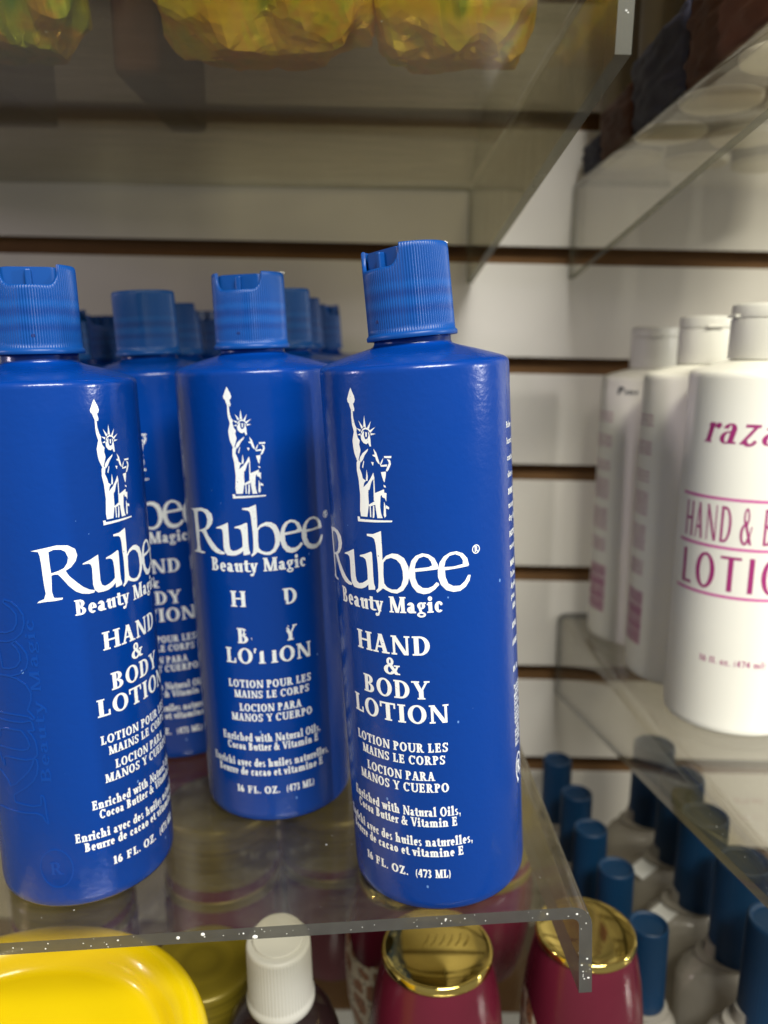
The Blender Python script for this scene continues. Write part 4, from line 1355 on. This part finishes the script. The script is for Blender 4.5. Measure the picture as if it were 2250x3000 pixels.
ME_cb = lathe('cloudy_bottle_body', capped_prof(0.092), 72, sx=1.0, sy=0.92, sharp=45)
ME_cbw = lathe('wide_cloudy_bottle_body', capped_prof(0.099), 72, sx=1.62, sy=1.0, sharp=45)
ME_cc = lathe('tall_blue_cap', [(0.0095, 0.0), (0.0113, 0.0), (0.0116, 0.0006), (0.0114, 0.006), (0.0110, 0.0485), (0.0107, 0.0498), (0.0101, 0.0503), (0.0093, 0.0500), (0.0088, 0.0485), (0, 0.0483)],
              216, rib=54, ribamp=0.0004, ribz=(0.001, 0.049), sharp=60)
ME_st = box_mesh('price_sticker', 0.0165, 0.013, 0.00025, 0)


def black_label():
    V, F = [], []
    n = 24
    for j in range(2):
        for i in range(n + 1):
            a = radians(-60 + 120 * i / n)
            V.append(((0.0212 + 0.0003) * 1.62 * sin(a), -(0.0212 + 0.0003) * cos(a), [0.012, 0.070][j] - (0.016 * (1 - cos(a * 1.5)) if j else 0)))
    for i in range(n):
        F.append((i, i + 1, n + 2 + i, n + 1 + i))
    return mesh_from('black_label', V, F)


ME_bl = black_label()


def capped(label, x, y, turn, sticker=False, dark=False, wide=False, group='bottles with tall blue caps'):
    t = thing('capped_bottle', label, 'bottle', group=group, mat=pose(x, y, ZR, 0, 0, turn))
    b = obj('bottle_body', ME_cbw if wide else ME_cb, M['clear'], t)
    c = obj('cap', ME_cc, M['navycap'], t)
    c.matrix_basis = Matrix.Translation((0, 0, 0.1028 if wide else 0.0958)) @ Matrix.Diagonal((1.38, 1.38, 1.25, 1) if wide else (1, 1, 1, 1))
    if dark:
        obj('black_label', ME_bl, M['blacklabel'], b)
    if sticker:
        s = obj('price_sticker', ME_st, M['sticker'], b)
        s.matrix_basis = Matrix.Rotation(radians(-turn), 4, 'Z') @ Matrix.Translation((-0.0245, -0.006, 0.0970)) @ Matrix.Rotation(radians(-17), 4, 'Y') @ Matrix.Rotation(radians(12), 4, 'X') @ Matrix.Rotation(radians(25), 4, 'Z')
    return t


gl = [('tall blue cap, nearest of the left row, beside the bright gold lid', 0.1480, 0.3855),
      ('tall blue cap in the left row, second from the front by the gold lid', 0.1440, 0.4345),
      ('tall blue cap in the left row, third from the front, in deep shadow', 0.1390, 0.4760),
      ('tall blue cap in the left row, fourth from the front, in deep shadow', 0.1400, 0.5190),
      ('tall blue cap in the left row, farthest back by the wall', 0.1365, 0.5670)]
for lab, x, y in gl:
    capped(lab, x, y, random.uniform(0, 360))
hl = [('cloudy bottle under the right shelf with a big blue cap, nearest the right edge', 0.2080, 0.3640, False, True),
      ('cloudy bottle with tall blue cap, second in the right row', 0.2125, 0.4140, False, True),
      ('cloudy bottle with blue cap and white price sticker, nearer of two', 0.2080, 0.4610, True, False),
      ('cloudy bottle with blue cap and white price sticker, farther of two', 0.2110, 0.5080, True, False),
      ('cloudy bottle with tall blue cap, farthest back in the right row', 0.2070, 0.5545, False, False)]
for lab, x, y, stk, dk in hl:
    capped(lab, x, y, random.uniform(-5, 5), stk, dk, True)

# ------------------------------------------------------------------ on the upper shelves


def bag_mesh(name, sx, sy, sz, seed):
    """crumpled cellophane bag: sharp creases gathered towards the folded bottom"""
    bm = bmesh.new()
    bmesh.ops.create_icosphere(bm, subdivisions=5, radius=1.0)
    for v in bm.verts:
        d = v.co.normalized()
        e = 5.0
        k = (abs(d.x) ** e + abs(d.y) ** e + abs(d.z) ** e) ** (-1 / e)
        p = d * k
        a = math.atan2(d.y, d.x)
        n1 = abs(noise.noise((d.x * 2.2 + seed, d.y * 2.2, d.z * 2.2)))
        n2 = abs(noise.noise((d.x * 5 + seed, d.y * 5 + 3, d.z * 5)))
        pl = abs(((a * 7 / pi + noise.noise((d.x * 2, d.y * 2, seed))) % 1.0) - 0.5)
        low = max(0.0, -p.z)
        p *= 1 - 0.22 * n1 - 0.05 * n2 - 0.05 * pl * low
        v.co = Vector((p.x * sx, p.y * sy, max(p.z, -0.93) * sz))
    zmin = min(v.co.z for v in bm.verts)
    for v in bm.verts:
        v.co.z -= zmin
    me = bpy.data.meshes.new(name)
    bm.to_mesh(me); bm.free()
    return me


ZU = 0.1215


def zup(x):
    return ZU - 0.015 * x + 0.0003


bags = [('crumpled gold foil bag on the upper shelf, widest of the foil bags', -0.049, 0.370, 0.050, 0.020, 'foil', 1.3),
        ('crumpled gold and green foil bag on the upper shelf, right of the widest one', 0.030, 0.370, 0.037, 0.020, 'foil', 5.1),
        ('dull green foil bag on the upper shelf beside the black carton', -0.152, 0.370, 0.026, 0.020, 'foil_green', 9.7)]
for lab, x, y, sx, sy, mt, sd in bags:
    t = thing('foil_bag', lab, 'bag', (x, y, zup(x)), group='foil bags on the upper shelf')
    obj('wrapper', bag_mesh('wrapper', sx, sy, 0.07, sd), M[mt], t)

t = thing('carton', 'black carton with grey print on the upper shelf at the top left', 'box', (-0.243, 0.43, zup(-0.243)))
obj('carton_body', box_mesh('carton_body', 0.115, 0.11, 0.25, 0.0015, 2, (0, 0, 0.125)), M['boxblack'], t)
pm = obj('printed_panel', box_mesh('printed_panel', 0.05, 0.0004, 0.05, 0, center=(0.015, -0.0553, 0.05)), M['boxgrey'], t)
obj('printed_panel', box_mesh('printed_panel_low', 0.06, 0.045, 0.0004, 0, center=(0.012, 0.02, 0.0002)), M['boxgrey'], t)

t = thing('paper_packet', 'dark brown packet leaning on the upper shelf between carton and gold bag', 'packet', (-0.1125, 0.44, zup(-0.11)))
obj('wrapper', box_mesh('packet_wrapper', 0.022, 0.10, 0.24, 0.004, 3, (0, 0, 0.12)), M['brownfab'], t)

cream_prof = [(0.0, 0.0042), (0.0203, 0.0042), (0.0205, 0.006), (0.0205, 0.135), (0.0184, 0.144), (0.0097, 0.150), (0.0086, 0.162), (0.0092, 0.1625), (0.0092, 0.176), (0, 0.177)]
ME_cream = lathe('cream_bottle', cream_prof, 64, sharp=50)
ME_cbase = lathe('round_base', [(0, 0.0006), (0.0165, 0.0004), (0.0185, 0.0), (0.0200, 0.0008), (0.0205, 0.0025), (0.0205, 0.0040), (0, 0.0041)], 64, sharp=50)
n_in_row = ['left', 'middle', 'right']
order = ['nearest', 'second', 'third', 'rearmost']
for i, x in enumerate((0.1765, 0.222, 0.2675)):
    for j, y in enumerate((0.375, 0.437, 0.499, 0.563)):
        t = thing('round_bottle', 'bottle with pale round base on the upper right shelf, %s of the %s row' % (order[j], n_in_row[i]), 'bottle',
                  (x - 0.004 * j + 0.001 * i, y + 0.004 * i, 0.1255 - 0.012 * x + 0.0004), group='pale based bottles on the upper right shelf')
        obj('bottle_body', ME_cream, M['tan'], t)
        obj('round_base', ME_cbase, M['cream'], t)

pk = [('small navy packet standing on the edge of the upper right shelf, farthest back', 0.580, 0.046, 'navyfab', 0.018),
      ('brown packet standing on the edge of the upper right shelf, behind a navy one', 0.528, 0.068, 'brownfab', 0.030),
      ('large navy packet standing on the edge of the upper right shelf', 0.457, 0.088, 'navyfab', 0.040),
      ('brown packet standing on the edge of the upper right shelf, nearest of all', 0.372, 0.090, 'brownfab', 0.042)]
for k, (lab, y, ly, mt, hz) in enumerate(pk):
    t = thing('standing_packet', lab, 'packet', (0.1515 - 0.014 * y, y, 0.1255 - 0.012 * 0.147 + 0.0004), group='dark packets on the upper right shelf')
    bm = bmesh.new()
    bmesh.ops.create_grid(bm, x_segments=16, y_segments=20, size=0.5)
    for v in bm.verts:
        u, w = v.co.x, v.co.y
        bulge = 0.0026 * (1 - (2 * u) ** 4) * (1 - (2 * w) ** 6)
        v.co = Vector((-bulge + 0.0022 * noise.noise((u * 5, w * 9, k * 3.7)) + 0.0012 * noise.noise((u * 14, w * 20, k)), u * ly * (1 + 0.06 * noise.noise((w * 5, k, 0.3))), (w + 0.5) * hz))
    ret = bmesh.ops.extrude_face_region(bm, geom=list(bm.faces))
    for v in [e for e in ret['geom'] if isinstance(e, bmesh.types.BMVert)]:
        v.co.x = 0.0015 - v.co.x * 0.6
    bmesh.ops.recalc_face_normals(bm, faces=bm.faces)
    me = bpy.data.meshes.new('packet_wrapper')
    bm.to_mesh(me); bm.free()
    for p in me.polygons:
        p.use_smooth = True
    obj('wrapper', me, M[mt], t)

# ------------------------------------------------------------------ added unseen shelves of cartons, put in to shade the upper wall
top = acrylic_shelf('added unseen acrylic shelf above, loaded with cartons that shade the upper wall', Matrix.Translation((0, 0, 0.37)), -0.45, 0.095, yf=0.25, hf=0.036, hb=0.07)
ME_ct = box_mesh('shading_carton', 0.126, 0.30, 0.15, 0.0015, 2, (0, 0, 0.075))
M['cardboard'] = plastic('brown_cardboard', (0.30, 0.19, 0.10), 0.7, mottle=0.12, mscale=40)
for lab, x in (('added shading carton on the top shelf, leftmost', -0.365), ('added shading carton on the top shelf, second from the left', -0.235), ('added shading carton on the top shelf, third from the left', -0.105),
               ('added shading carton on the top shelf, rightmost', 0.025)):
    t = thing('carton', lab, 'box', (x, 0.42, 0.3702), group='added shading cartons on the top shelf')
    obj('carton_body', ME_ct, M['cardboard'], t)


rtop = acrylic_shelf('added unseen acrylic shelf above at the right, loaded with two shading cartons', Matrix.Translation((0, 0, 0.375)), -0.52, -0.15, yf=0.25, hf=0.028, hb=0.07, mirror=True)
for lab, x in (('added shading carton on the right top shelf, nearer the gap between the shelves', 0.218), ('added shading carton on the right top shelf, farther from the gap', 0.352)):
    t = thing('carton', lab, 'box', (x, 0.42, 0.3752), group='added shading cartons on the top shelf')
    obj('carton_body', ME_ct, M['cardboard'], t)
